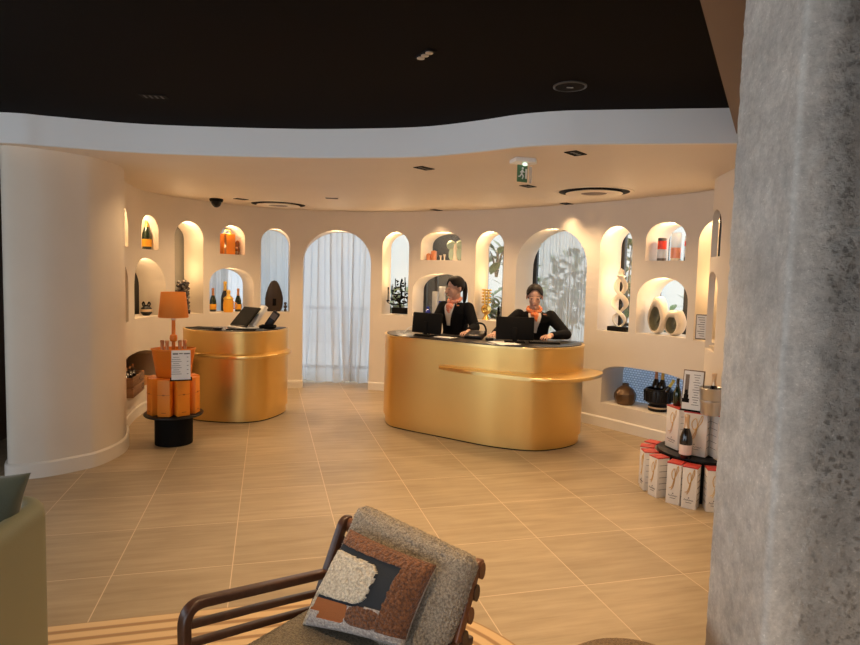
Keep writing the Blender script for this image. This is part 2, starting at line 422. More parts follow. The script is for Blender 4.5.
def prism(bm, outline, z0, z1, bev=0.0, seg=2):
    """closed plan outline extruded z0..z1"""
    t = bmesh.new(); vs = [t.verts.new((x, y, z0)) for x, y in outline]; f = t.faces.new(vs)
    r = bmesh.ops.extrude_face_region(t, geom=[f])
    for v in r['geom']:
        if isinstance(v, bmesh.types.BMVert): v.co.z = z1
    if bev: 
        ed = [e for e in t.edges if abs(e.verts[0].co.z - e.verts[1].co.z) < 1e-6]
        bmesh.ops.bevel(t, geom=ed, offset=bev, segments=seg, profile=.5, affect='EDGES')
    merge(bm, t); return bm
def spline(P_, n=8, closed=False):
    P_ = np.array(P_, float)
    if closed: Q = np.vstack([P_[-1], P_, P_[0], P_[1]]); cnt = len(P_)
    else: Q = np.vstack([2 * P_[0] - P_[1], P_, 2 * P_[-1] - P_[-2]]); cnt = len(P_) - 1
    o = []
    for i in range(1, cnt + 1):
        for k in range(n):
            t = k / n; a, b, c, d = Q[i - 1:i + 3]
            o.append(.5 * ((2 * b) + (-a + c) * t + (2 * a - 5 * b + 4 * c - d) * t * t + (-a + 3 * b - 3 * c + d) * t ** 3))
    if not closed: o.append(P_[-1])
    return np.array(o)
def remeshed(bm, voxel, smooth=2, fac=.5):
    me = bpy.data.meshes.new('tmp'); bm.to_mesh(me); bm.free()
    o = bpy.data.objects.new('tmp', me); COL.objects.link(o)
    r = o.modifiers.new('r', 'REMESH'); r.mode = 'VOXEL'; r.voxel_size = voxel
    s = o.modifiers.new('s', 'SMOOTH'); s.iterations = smooth; s.factor = fac
    dg = bpy.context.evaluated_depsgraph_get(); dg.update()
    out = bpy.data.meshes.new_from_object(o.evaluated_get(dg))
    bpy.data.objects.remove(o); bpy.data.meshes.remove(me)
    return out
def copy_tree(o, parent=None):
    c = o.copy(); COL.objects.link(c)
    if parent is not None: c.parent = parent
    for ch in [q for q in o.children]: copy_tree(ch, c)
    return c
E_DOWN=53.0; E_SEAT=62.0; E_NICHE=4.6; E_SKY=2.5; E_SUN=2.0; EXPO=0.1
# ------------------------------------------------------------------ camera
cam = bpy.data.cameras.new('camera'); camo = bpy.data.objects.new('camera', cam); COL.objects.link(camo); SC.camera = camo
F_, P_, R_ = 614.6, .0746, .0268
fw = Vector((0, math.cos(P_), -math.sin(P_))); up0 = Vector((0, math.sin(P_), math.cos(P_))); rt0 = Vector((1, 0, 0))
rt = math.cos(R_) * rt0 + math.sin(R_) * up0; up = -math.sin(R_) * rt0 + math.cos(R_) * up0
camo.matrix_world = Matrix(((rt.x, up.x, -fw.x, 0), (rt.y, up.y, -fw.y, 0), (rt.z, up.z, -fw.z, 1.6), (0, 0, 0, 1)))
cam.sensor_width = 36; cam.lens = F_ / 860 * 36; cam.clip_start = .05; cam.clip_end = 200

# ------------------------------------------------------------------ the curved wall
HC = 2.46; HU = 2.67; TH = .40
WPTS = [(-2.80, 5.55), (-2.98, 5.95), (-3.12, 6.4), (-3.19, 6.8), (-3.15, 7.1), (-3.03, 7.42), (-2.8, 7.8), (-2.45, 8.18), (-2.05, 8.42), (-1.5, 8.53), (-.85, 8.50), (-.45, 8.40), (-.04, 8.24), (.46, 7.98), (.87, 7.72), (1.3, 7.35), (1.68, 6.98), (1.98, 6.62), (2.22, 6.3), (2.43, 6.0), (2.58, 5.72), (2.66, 5.45), (2.70, 5.15)]
class Path:
    def __init__(s, pts, n=12):
        s.W = spline(pts, n); s.S = np.r_[0, np.cumsum(np.hypot(*np.diff(s.W, axis=0).T))]; s.L = s.S[-1]
    def at(s, q, t=0.0, z=0.0):
        ex = min(q, 0) + max(q - s.L, 0); q = min(max(q, 0), s.L)
        i = min(int(np.searchsorted(s.S, q, side='right')) - 1, len(s.S) - 2)
        u = (q - s.S[i]) / (s.S[i + 1] - s.S[i]); p = s.W[i] + u * (s.W[i + 1] - s.W[i])
        def tn(k):
            v = s.W[min(k + 1, len(s.W) - 1)] - s.W[max(k - 1, 0)]; return v / np.hypot(*v)
        v = tn(i) * (1 - u) + tn(i + 1) * u; v /= np.hypot(*v)
        p = p + v * ex + np.array([-v[1], v[0]]) * t
        return Vector((p[0], p[1], z))
    def ang(s, q):
        a = s.at(q - .02); b = s.at(q + .02); return math.atan2(b.y - a.y, b.x - a.x)
WB = Path(WPTS)

def arch(s0, s1, z0, z1, rise, n=20, e=2.0):
    """arch opening outline, superellipse head"""
    c = (s0 + s1) / 2; w = (s1 - s0) / 2; sp = z1 - rise
    head = []
    for k in range(n + 1):
        th = PI * k / n; cx, sy = math.cos(th), math.sin(th)
        head.append((c + w * math.copysign(abs(cx) ** (2 / e), cx), sp + rise * sy ** (2 / e)))
    return head  # from right spring over to left spring
def wall_mesh(path, name, s0, s1, holes, notches, thick, step=.06, top=HC):
    bm = B(); E_ = []
    def loop(pts):
        vs = [bm.verts.new((x, z, 0)) for x, z in pts]
        for a, b in zip(vs, vs[1:] + vs[:1]): E_.append(bm.edges.new((a, b)))
    out = [(s0, 0)]
    for (a, b, z1, rise, e) in notches:
        h = arch(a, b, 0, z1, rise, 28, e)[::-1]
        out += [(a, 0)] + h + [(b, 0)]
    out += [(s1, 0), (s1, top), (s0, top)]
    loop(out)
    for (a, b, z0, z1, rise, e) in holes:
        loop([(a, z0), (b, z0)] + arch(a, b, z0, z1, rise, 24, e))
    bmesh.ops.triangle_fill(bm, use_beauty=True, use_dissolve=False, edges=E_, normal=(0, 0, 1))
    k = s0 + step
    while k < s1 - 1e-4:
        bmesh.ops.bisect_plane(bm, geom=bm.verts[:] + bm.edges[:] + bm.faces[:], dist=1e-6, plane_co=(k, 0, 0), plane_no=(1, 0, 0)); k += step
    r = bmesh.ops.extrude_face_region(bm, geom=bm.faces[:])
    for v in r['geom']:
        if isinstance(v, bmesh.types.BMVert): v.co.z = thick
    for v in bm.verts: v.co = path.at(v.co.x, v.co.z, v.co.y)
    return done(name, bm, PLASTER, None, 30)

# niche openings: s0, s1, sill, top, rise, superellipse power
TALL = [(1.89, 2.31), (3.12, 3.51), (4.785, 5.172), (6.144, 6.545), (7.865, 8.268), (9.02, 9.42)]
NICHES = {
 'up_sliver': (.43, .79, 1.82, 2.19, .18, 2), 'low_sliver': (.16, .78, 1.06, 1.64, .22, 2.3),
 'up_a': (1.30, 1.635, 1.82, 2.20, .17, 2), 'low_a': (1.05, 1.75, 1.06, 1.72, .33, 2.1),
 'up_b': (2.549, 2.90, 1.82, 2.19, .17, 2.1), 'low_b': (2.40, 3.02, 1.06, 1.64, .22, 2.3),
 'up_c': (5.345, 5.937, 1.82, 2.19, .18, 2.4), 'low_c': (5.238, 6.05, 1.06, 1.64, .25, 2.3),
 'up_d': (8.426, 8.877, 1.82, 2.20, .18, 2.2), 'low_d': (8.353, 8.935, 1.07, 1.65, .24, 2.2),
 'floor_a': (.40, 1.60, .28, .70, .12, 3.0), 'floor_d': (7.962, 9.0, .265, .70, .13, 3.0)}
holes = list(NICHES.values()) + [(a, b, 1.06, 2.19, .2, 2) for a, b in TALL]
doors = [(3.686, 4.624, 2.20, .45, 2.05), (6.73, 7.70, 2.20, .46, 2.05)]
wall = struct(wall_mesh(WB, 'wall_back', 0, WB.L, holes, doors, TH))

LB0 = None
def closed_wall(pts, name, z0, z1, m=PLASTER, n=8, bev=0):
    bm = B(); prism(bm, [tuple(p) for p in spline(pts, n, True)], z0, z1, bev); return struct(done(name, bm, m, None, 40))
LB = [(-3.20, 4.57), (-3.10, 4.475), (-2.93, 4.545), (-2.82, 4.635), (-2.715, 4.765), (-2.652, 4.865), (-2.623, 5.04), (-2.632, 5.27), (-2.72, 5.52), (-2.88, 5.80), (-3.12, 6.0), (-3.5, 5.9), (-3.55, 5.3), (-3.3, 4.8)]
def shrink(pts, d):
    o = []; n = len(pts)
    for i in range(n):
        v = Vector((*pts[(i + 1) % n], 0)) - Vector((*pts[i - 1], 0)); v.normalize(); o.append((pts[i][0] - v.y * d, pts[i][1] + v.x * d))
    return o
LB = shrink(LB, .021)
closed_wall(LB, 'wall_left', 0, HC)
def skirting(pts_in, name, h=.112, t=.018, closed=False):
    """strip with a small step along a plan polyline; t towards the side on the right of travel"""
    bm = B(); n = len(pts_in); prof = [(0, 0), (t, 0), (t, h - .012), (t * .45, h), (0, h)]
    P0 = [Vector((p[0], p[1], 0)) for p in pts_in]; rows = []
    for i, p in enumerate(P0):
        d = (P0[min(i + 1, n - 1)] - P0[max(i - 1, 0)]) if not closed else (P0[(i + 1) % n] - P0[i - 1])
        d.normalize(); nr = Vector((d.y, -d.x, 0))
        rows.append([bm.verts.new(p + nr * a + Vector((0, 0, z))) for a, z in prof])
    for i in range(n if closed else n - 1):
        a, b = rows[i], rows[(i + 1) % n]
        for k in range(len(prof)): bm.faces.new((a[k], a[(k + 1) % len(prof)], b[(k + 1) % len(prof)], b[k]))
    if not closed:
        bm.faces.new(rows[0][::-1]); bm.faces.new(rows[-1])
    return struct(done(name, bm, SKIRT, None, 30))
for s0, s1 in ((0, 3.686), (4.624, 6.73), (7.70, WB.L)):
    skirting([WB.at(s, -.001) for s in np.linspace(s0, s1, max(8, int((s1 - s0) / .06)))], 'baseboard_back')
skirting(spline(LB, 8, True)[::1], 'baseboard_left', closed=True, t=.02, h=.12)
# door reveals keep the skirting too
for a in (3.686, 6.73): 
    skirting([WB.at(a, t) for t in (0, .2, .38)][::-1], 'baseboard_back', t=-.012)

# right return wall with small openings seen at a glancing angle
RPTS = [(2.36, 5.24), (2.31, 5.12), (2.275, 4.95), (2.245, 4.75), (2.21, 4.5), (2.18, 4.1), (2.16, 3.6), (2.16, 3.0)]
WR = Path(RPTS)
struct(wall_mesh(WR, 'wall_right', 0, WR.L, [(.06, .40, 1.82, 2.20, .15, 2), (.05, .40, 1.06, 1.70, .17, 2)], [], .05, .05))
skirting([WR.at(s, -.001) for s in np.linspace(0, WR.L, 20)], 'baseboard_right')

# ------------------------------------------------------------------ floor, ceilings, far enclosure
bm = B(); box(bm, (-.4, 3.4, -.05), (9.6, 12.2, .1)); fl = struct(done('floor', bm, FLOOR, None, None))
FAS = spline([(-5.2, 4.30), (-4.2, 4.36), (-3.061, 4.404), (-2.757, 4.482), (-2.254, 4.628), (-1.753, 4.672), (-1.0, 4.665), (-.4, 4.58), (-.03, 4.475), (.31, 4.27), (.555, 4.09), (.8, 3.987), (1.04, 3.94), (1.8, 3.82), (3.0, 3.63)], 10)
bm = B(); prism(bm, [tuple(p) for p in FAS] + [(3.0, 9.3), (-5.2, 9.3)], HC, HC + .04)
struct(done('ceiling', bm, CEIL, None, 30))
bm = B(); FT = .035
prism(bm, [tuple(p) for p in FAS] + [(p[0], p[1] + FT) for p in FAS[::-1]], HC + .0, HU, 0)
for v in bm.verts: pass
fas = struct(done('trim_1', bm, WHITEP, None, 30))
fas.location = (0, -.002, -.001)
bm = B(); box(bm, (-.9, 1.0, HU + .05), (9.0, 8.2, .1)); struct(done('ceiling', bm, DARKCEIL, None, None))
# bronze soffit above the column
bm = B(); prism(bm, [(-.34, -.0), (.831, 2.028), (1.688, 3.552), (1.80, 3.75), (3.2, 3.6), (3.2, -.2)][1:5] + [(3.2, 0.0), (-.31, 0.0)], 2.5, HU - .002)
struct(done('trim_2', bm, BROWNB, None, None))
# enclosure behind and beside the camera: glazed towards the street
def slab(name, c, s, m): 
    bm = B(); box(bm, c, s); return struct(done(name, bm, m, None, None))
slab('wall_side', (-3.95, 6.55, 1.33), (.1, 5.9, 2.66), BROWNB)
slab('wall_right', (3.3, 1.2, 1.33), (.1, 7.6, 2.66), PLASTER)
slab('wall_rear', (1.9, -2.6, 1.33), (3.0, .1, 2.66), PLASTER)
slab('wall_rear', (-4.7, -2.6, 1.33), (.8, .1, 2.66), PLASTER)
slab('wall_rear', (-1.95, -2.6, 2.55), (4.9, .1, .22), PLASTER)
slab('wall_side', (-5.15, 1.0, 2.55), (.1, 7.2, .22), PLASTER)

# concrete column: smooth flank, rough front
AX = .925
bm = B()
NS, NZ = 46, 260
def colring(z):
    pts = []
    A = Vector((.945, 1.975)); Bc = Vector((.925, 1.60)); C = Vector((1.62, 1.50)); D = Vector((1.66, 2.05))
    def rnd(P0, P1, P2, r, n):
        a = (P0 - P1).normalized(); b = (P2 - P1).normalized()
        return [(P1 + a * r) * (1 - t) ** 2 + P1 * 2 * t * (1 - t) + (P1 + b * r) * t * t for t in np.linspace(0, 1, n)]
    seq = []
    seq += rnd(D, A, Bc, .02, 5); 
    seq += [A.lerp(Bc, t) for t in np.linspace(.1, .93, 34)]
    seq += rnd(A, Bc, C, .016, 5)
    seq += [Bc.lerp(C, t) for t in np.linspace(.04, .97, 70)]
    seq += [C.lerp(D, t) for t in (.05, .5, .95)]
    seq += [D.lerp(A, t) for t in (.05, .5, .95)]
    return seq
rows = []
for i in range(NZ + 1):
    z = 2.52 * i / NZ; row = []
    for k, p in enumerate(colring(z)):
        q = Vector((p.x, p.y, z))
        rough = min(max((p.x - .93) / .1, 0), 1) if p.y < 1.62 else .0
        d = noise.noise(q * 9) * .005 + noise.noise(q * 30) * .005 + noise.noise(q * 75) * .0045 * max(0, noise.noise(q * 3.5) + .5)
        q.y += d * (.35 + rough) if p.y < 1.62 else 0
        q.x += noise.noise(q * 22 + Vector((3, 1, 7))) * .003 + noise.noise(q * 70) * .002
        row.append(bm.verts.new(q - Vector((AX, 1.6, 0))))
    rows.append(row)
for a, b in zip(rows, rows[1:]):
    n = len(a)
    for k in range(n): bm.faces.new((a[k], a[(k + 1) % n], b[(k + 1) % n], b[k]))
bm.faces.new(rows[0][::-1]); bm.faces.new(rows[-1])
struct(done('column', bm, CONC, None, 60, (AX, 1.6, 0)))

# ------------------------------------------------------------------ windows behind the openings
WIN = [0]
def window(s0, s1, z0, z1, pane=PANE, bars=(), hbars=(), fr=.03, t=TH + .015, path=WB):
    WIN[0] += 1
    def strip(bm, a, b, za, zb, t0, t1, n):
        vs = []
        for k in range(n + 1):
            q = a + (b - a) * k / n
            vs.append([bm.verts.new(path.at(q, tt, zz)) for tt, zz in ((t0, za), (t1, za), (t1, zb), (t0, zb))])
        for k in range(n):
            for j in range(4): bm.faces.new((vs[k][j], vs[k][(j + 1) % 4], vs[k + 1][(j + 1) % 4], vs[k + 1][j]))
        bm.faces.new(vs[0][::-1]); bm.faces.new(vs[-1])
    n = max(3, int((s1 - s0) / .08))
    bm = B()
    strip(bm, s0 - fr, s1 + fr, z0 - fr, z0, t, t + .05, n); strip(bm, s0 - fr, s1 + fr, z1, z1 + fr, t, t + .05, n)
    strip(bm, s0 - fr, s0, z0, z1, t, t + .05, 1); strip(bm, s1, s1 + fr, z0, z1, t, t + .05, 1)
    f = struct(done('window_%d' % WIN[0], bm, DARKMET, None, 30))
    bm = B(); strip(bm, s0, s1, z0, z1, t + .02, t + .028, n); done('pane', bm, pane, f, 30)
    for (a, w) in bars:
        bm = B(); strip(bm, a - w / 2, a + w / 2, z0, z1, t, t + .045, 1); done('mullion', bm, DARKMET, f, 30)
    for (za, zb) in hbars:
        bm = B(); strip(bm, s0, s1, za, zb, t, t + .045, n); done('transom', bm, DARKMET, f, 30)
    return f
window(.16, .80, 1.04, 2.2, PANEGR)
window(1.02, 1.80, 1.04, 1.75, PANEDK)
window(1.28, 1.66, 1.80, 2.22, PANEGR)
window(1.87, 2.34, 1.04, 2.2, PANEGR, hbars=[(1.30, 1.34)])
window(4.72, 5.24, 1.04, 2.2, PANE)
window(5.20, 6.07, 1.04, 1.68, PANE, bars=[(5.40, .03)])
window(5.32, 5.96, 1.80, 2.2, PANE)
window(6.12, 6.57, 1.04, 2.2, PANE, bars=[(6.35, .045)])
window(7.84, 8.29, 1.04, 2.2, PANE, bars=[(7.87, .055)], hbars=[(1.10, 1.13)])
window(8.33, 8.96, 1.04, 1.68, PANE, bars=[(8.66, .075)])
window(8.40, 8.90, 1.80, 2.2, PANE)
window(9.0, 9.44, 1.04, 2.2, PANEGR)
window(6.70, 7.73, 0.0, 2.22, PANE, bars=[(6.745, .05)], hbars=[(.80, .86)])
window(.03, .43, 1.80, 2.22, PANEGR, bars=[(.35, .06)], t=.055, path=WR)
window(.02, .43, 1.04, 1.72, PLASTER, t=.10, path=WR)
# closed backs of the two low openings
def back_panel(name, s0, s1, z0, z1, m, t=TH - .03, uv=False):
    bm = B(); n = 24; ul = bm.loops.layers.uv.new('UVMap'); rows = []
    for k in range(n + 1):
        q = s0 + (s1 - s0) * k / n
        rows.append([(bm.verts.new(path_at(q, tt, zz)), q, zz) for tt, zz in ((t, z0), (t, z1), (t + .02, z1), (t + .02, z0))])
    for k in range(n):
        for j in range(4):
            q = [rows[k][j], rows[k + 1][j], rows[k + 1][(j + 1) % 4], rows[k][(j + 1) % 4]]
            f = bm.faces.new([v[0] for v in q])
            for lp, v in zip(f.loops, q): lp[ul].uv = (v[1], v[2])
    return done(name, bm, m, None, 30)
path_at = WB.at
struct(back_panel('trim_3', 7.90, 9.06, .2, .75, MOSAIC, t=TH + .002))
struct(back_panel('trim_4', .34, 1.66, .2, .72, BROWNB, t=TH + .002))

# ------------------------------------------------------------------ curtains
def curtain(name, label, s0, s1, z0, z1, t, amp, waves, m, seed, group=None, flare=0.0):
    rnd = random.Random(seed); bm = B(); n = int((s1 - s0) * 170); nz = 26
    ph = [rnd.uniform(0, 6.28) for _ in range(6)]
    rows = []
    for j in range(nz + 1):
        h = j / nz; z = z1 + (z0 - z1) * h; row = []
        for k in range(n + 1):
            u = k / n; q = s0 + (s1 - s0) * u
            q2 = q + flare * h * h * .05 * math.sin(u * 9 + ph[4])
            w = math.sin(u * waves * 2 * PI + ph[0] + .9 * math.sin(u * 7 + ph[1]) + flare * h * .8 * math.sin(u * 5 + ph[2]))
            q2 += amp * .42 * math.sin(2 * (u * waves * 2 * PI + ph[0] + .9 * math.sin(u * 7 + ph[1])))
            w += .3 * math.sin(u * waves * 2.3 * 2 * PI + ph[3])
            row.append(bm.verts.new(WB.at(q2, t + amp * w * (.7 + .5 * h), z + (flare * .012 * math.sin(u * 13 + ph[5]) if j == nz else 0))))
        rows.append(row)
    for a, b in zip(rows, rows[1:]):
        for k in range(n): bm.faces.new((a[k], a[k + 1], b[k + 1], b[k]))
    return tag(done(name, bm, m, None, 180, norm=False), label, 'curtain')
curtain('sheer_curtain', 'white sheer curtain hanging to the floor in the full-height arched doorway between the desks', 3.60, 4.71, .02, 2.26, .48, .06, 7, SHEER, 3, flare=1.5)
curtain('sheer_curtain', 'pale sheer curtain behind the tall opening with the dark carved sculpture', 3.06, 3.57, 1.0, 2.26, .445, .008, 7, SHEER3, 5)
curtain('sheer_curtain', 'pale sheer curtain behind the three champagne bottles and the orange ice pail', 2.36, 3.04, 1.0, 1.70, .445, .009, 8, SHEER3, 6)
curtain('sheer_curtain', 'pale sheer curtain behind the small arch holding the orange carrier box', 2.52, 2.93, 1.78, 2.24, .445, .007, 6, SHEER3, 8)
curtain('sheer_curtain', 'see-through sheer curtain in the big arch behind the standing staff member', 6.84, 7.78, .02, 2.26, .37, .016, 22, SHEER2, 9)

# ------------------------------------------------------------------ outdoors
bm = B(); box(bm, (0, 14, -.16), (40, 16, .2)); struct(done('ground', bm, PAVING, None, None))
bm = B(); box(bm, (3.5, 15.0, 3), (16, .3, 6)); struct(done('facade', bm, FACADE, None, None), 'structure')
bm = B(); box(bm, (-8.5, 13.5, 3), (8, .3, 6)); struct(done('facade', bm, FACADE2, None, None), 'structure')
bm = B()
for x in np.arange(-4.2, -.2, .09): box(bm, (x, 10.15, .52), (.012, .012, 1.0))
box(bm, (-2.2, 10.15, 1.04), (4.2, .05, .05)); box(bm, (-2.2, 10.15, .06), (4.2, .05, .05))
tag(done('railing', bm, DARKMET, None, None), 'dark terrace railing seen through the white doorway curtain', 'railing')
bm = B(); box(bm, (.16, 9.75, 1.25), (.62, .06, 2.5)); box(bm, (.16, 9.71, 1.25), (.56, .03, 2.4))
tag(done('garden_screen', bm, mat('dark_timber', (.010, .008, .007), .8), None, None), 'dark garden screen outside, behind the green glass figure', 'screen')
def shrub(loc, h, r, n, lw, m, label, seed, grp=None):
    rnd = random.Random(seed); t = thing('garden_shrub', label, 'plant', loc)
    bm = B()
    stems = []
    for k in range(5):
        a = rnd.uniform(0, 6.28); e = Vector((r * .6 * math.cos(a), r * .6 * math.sin(a), h * rnd.uniform(.7, 1)))
        pts = [Vector((0, 0, 0)), e * .35 + Vector((0, 0, h * .12)), e * .7 + Vector((0, 0, .05)), e]; stems.append(pts)
        tube(bm, pts, [.022, .016, .012, .006], 6)
    done('stem', bm, BARK, t, 60)
    bm = B()
    for k in range(n):
        st = rnd.choice(stems); u = rnd.uniform(.35, 1); i = min(int(u * 3), 2); p = st[i].lerp(st[i + 1], u * 3 - i)
        a = rnd.uniform(0, 6.28); el = rnd.uniform(-.5, .9); L_ = lw * rnd.uniform(.7, 1.3)
        d = Vector((math.cos(a) * math.cos(el), math.sin(a) * math.cos(el), math.sin(el))); sd = d.cross(Vector((0, 0, 1))).normalized(); nn = sd.cross(d)
        p = p + d * rnd.uniform(.02, r * .35)
        prev = None
        for q, w in ((0, .05), (.3, .8), (.6, 1), (.85, .6), (1, .02)):
            c = p + d * L_ * q - Vector((0, 0, 1)) * L_ * .22 * q * q
            cur = [bm.verts.new(c - sd * w * L_ * .24 + nn * .03 * L_ * w), bm.verts.new(c), bm.verts.new(c + sd * w * L_ * .24 + nn * .03 * L_ * w)]
            if prev:
                bm.faces.new((prev[0], prev[1], cur[1], cur[0])); bm.faces.new((prev[1], prev[2], cur[2], cur[1]))
            prev = cur
    done('foliage', bm, m, t, 60, norm=False)
    return t
shrub((-.50, 9.6, -.05), 1.62, .26, 170, .17, LEAF2, 'green shrub outside, behind the black branching candelabra', 1)
shrub((.10, 10.3, -.05), 1.6, .28, 120, .16, LEAF, 'dark shrub outside, behind the cobalt blue vase', 2)
shrub((.97, 9.5, -.05), 1.62, .28, 300, .16, LEAF, 'dense dark shrub outside, behind the gold sculpture', 3)
shrub((.95, 9.0, 1.62), .5, .2, 22, .26, LEAF2, 'broad-leaved plant high outside, above the gold sculpture', 4)
shrub((2.12, 9.6, -.05), 2.1, .5, 330, .2, LEAF, 'large bush outside, filling the see-through curtain arch', 5)
shrub((2.62, 8.4, -.05), 2.4, .28, 190, .22, LEAF, 'green plant outside, behind the white twisted sculpture', 6)
shrub((3.20, 7.85, -.05), 1.62, .34, 210, .17, LEAF, 'bright bush outside, behind the two hollow stone ovals', 7)
shrub((1.75, 10.6, -.05), 1.9, .4, 200, .2, LEAF2, 'pale bush outside, behind the standing staff member', 8)
# ------------------------------------------------------------------ reception desks
def grow(pts, d):
    """offset a closed counter-clockwise or clockwise plan outline outward by d"""
    P0 = np.array(pts, float); n = len(P0)
    area = sum(P0[i][0] * P0[(i + 1) % n][1] - P0[(i + 1) % n][0] * P0[i][1] for i in range(n))
    sg = 1 if area > 0 else -1; o = []
    for i in range(n):
        v = P0[(i + 1) % n] - P0[i - 1]; v = v / (np.hypot(*v) + 1e-9)
        o.append(P0[i] + sg * d * np.array([v[1], -v[0]]))
    return o
def T2(pts): return [tuple(p) for p in pts]
def desk(label, plan, ledge, ledge_z, group):
    t = thing('reception_desk', label, 'desk', (0, 0, 0), 0, group)
    pl = spline(plan, 8, True)
    bm = B(); prism(bm, T2(grow(pl, -.03)), 0, .012); done('plinth', bm, BLACK, t, 40)
    bm = B(); prism(bm, T2(pl), .10, .955); done('body', bm, BRASS, t, 40)
    bm = B(); prism(bm, T2(grow(pl, -.018)), .012, .102); done('kick_panel', bm, BRASS, t, 40)
    bm = B(); prism(bm, T2(grow(pl, .004)), .953, .972, .003); done('rim', bm, BRASSL, t, 40)
    bm = B(); prism(bm, T2(grow(pl, -.022)), .968, .980, .002); done('worktop', bm, BLACKTOP, t, 40)
    bm = B(); prism(bm, T2(spline(ledge, 6, True)), ledge_z - .034, ledge_z, .006, 3); done('ledge', bm, BRASSL, t, 40)
    return t
D2 = [(-.49, 6.80), (-.43, 6.46), (-.27, 6.29), (.13, 6.02), (.509, 5.765), (.72, 5.665), (.9, 5.615), (1.065, 5.616), (1.29, 5.72), (1.465, 5.89), (1.535, 6.08), (1.50, 6.26), (1.32, 6.33), (1.05, 6.30), (.65, 6.42), (.3, 6.62), (.0, 6.88), (-.18, 7.04), (-.36, 7.02)]
L2 = [(.10, 5.99), (.30, 5.75), (.474, 5.61), (.80, 5.41), (1.015, 5.32), (1.241, 5.345), (1.50, 5.54), (1.66, 5.80), (1.62, 5.98), (1.44, 6.08), (1.2, 6.0), (.9, 5.9), (.5, 5.95)]
desk('long brass reception desk with two computer screens, staff standing behind it', D2, L2, .735, 'brass reception desks')
D1 = [(-2.70, 6.70), (-2.56, 6.50), (-2.37, 6.41), (-2.13, 6.37), (-1.93, 6.39), (-1.76, 6.51), (-1.66, 6.74), (-1.625, 6.98), (-1.68, 7.06), (-2.0, 6.99), (-2.4, 6.86), (-2.62, 6.77)]
L1 = [(-2.5, 6.46), (-2.35, 6.34), (-2.05, 6.22), (-1.85, 6.23), (-1.68, 6.36), (-1.58, 6.6), (-1.545, 6.80), (-1.60, 6.94), (-1.8, 6.85), (-2.2, 6.65)]
desk('short rounded brass reception desk behind the orange lamp display', D1, L1, .735, 'brass reception desks')

# ------------------------------------------------------------------ computers and phones
def monitor(label, loc, rzv, w, h, tilt, tp):
    t = thing('computer_monitor', label, 'computer', loc, rzv, 'screens on the long desk')
    R = rx(tilt)
    bm = B(); box(bm, (0, 0, tp - h / 2), (w, .028, h), R, .008); done('housing', bm, BLACK, t, 40)
    bm = B(); box(bm, R @ Vector((0, .015, 0)) + Vector((0, 0, tp - h / 2)), (w - .02, .004, h - .02), R); done('screen', bm, SCREEN, t, None)
    bm = B(); box(bm, (0, -.025, .08), (.045, .016, .14), None, .006); done('stand', bm, BLACK, t, 40)
    bm = B(); box(bm, (0, -.01, .008), (.20, .15, .014), None, .006); done('base', bm, BLACK, t, 40)
    return t
monitor('black computer screen in front of the ponytailed person, at the doorway end of the desk', (-.03, 6.43, .98), math.radians(-40), .39, .215, math.radians(-6), .24)
monitor('black computer screen in front of the staff member with bound-back hair', (.83, 5.98, .98), math.radians(-4), .37, .225, math.radians(-4), .25)
def keyboard(label, loc, rzv, w=.36, d=.12):
    t = thing('keyboard', label, 'keyboard', loc, rzv)
    bm = B(); box(bm, (0, 0, .008), (w, d, .014), None, .004); done('case', bm, BLACK, t, 40)
    bm = B()
    for i in range(13):
        for j in range(4): box(bm, (-w * .44 + i * w * .073, -d * .33 + j * d * .22, .0165), (w * .058, d * .17, .004))
    done('keys', bm, DARKMET, t, None)
    return t
keyboard('flat black keyboard on the long desk under the hands of the ponytailed staff member', (.13, 6.42, .98), -.5)
keyboard('flat black keyboard on the long desk beside the second computer screen', (1.12, 5.98, .98), -.1, .30)
bm = B(); prism(bm, [(-.105, -.15), (.105, -.15), (.105, .15), (-.105, .15)], 0, .004); o = done('paper_sheet', bm, PAPER, None, None, (.72, 5.87, .981)); o.rotation_euler.z = .3
tag(o, 'white paper sheet lying on the long desk under the second computer screen', 'paper')
bm = B(); prism(bm, [(-.10, -.07), (.10, -.07), (.10, .07), (-.10, .07)], 0, .004); o = done('paper_sheet', bm, PAPER, None, None, (.16, 6.29, .981)); o.rotation_euler.z = -.6
tag(o, 'small white note lying on the long desk beside the ponytailed staff member', 'paper')
bm = B(); prism(bm, T2(spline([(-.035, -.055), (.035, -.055), (.04, .02), (.02, .06), (-.02, .06), (-.04, .02)], 5, True)), 0, .028, .01, 3)
o = done('computer_mouse', bm, BLACKG, None, 50, (.60, 6.14, .98)); tag(o, 'black computer mouse under a hand on the long desk', 'mouse')
# desk telephone with its upright curved handset
t = thing('desk_telephone', 'black desk telephone with a raised curved handset on the long desk', 'telephone', (.47, 6.26, .98), -.5)
bm = B(); box(bm, (0, 0, .035), (.19, .17, .05), rx(.3), .012); done('base', bm, BLACKG, t, 40)
bm = B(); tube(bm, spline([(.09, .03, .03), (.105, .02, .09), (.08, .02, .145), (.03, .02, .16), (.0, .02, .15)], 6), .010, 8); done('handset', bm, BLACKG, t, 60)
bm = B()
for i in range(3):
    for j in range(4): box(bm, (-.03 + i * .03, -.045 + j * .025, .066 + .3 * (-.045 + j * .025)), (.02, .016, .005))
done('keys', bm, INK, t, None)
# black phone cable on the desk rim
bm = B(); tube(bm, spline([(-.36, 6.62, .985), (-.31, 6.62, .986), (-.27, 6.58, 1.0), (-.24, 6.56, 1.035), (-.20, 6.56, 1.06), (-.15, 6.54, 1.07)], 8), .005, 6)
tag(done('screen_cable', bm, WHITEPL, None, 60), 'thin pale cable rising from the long desk to the first screen', 'cable')
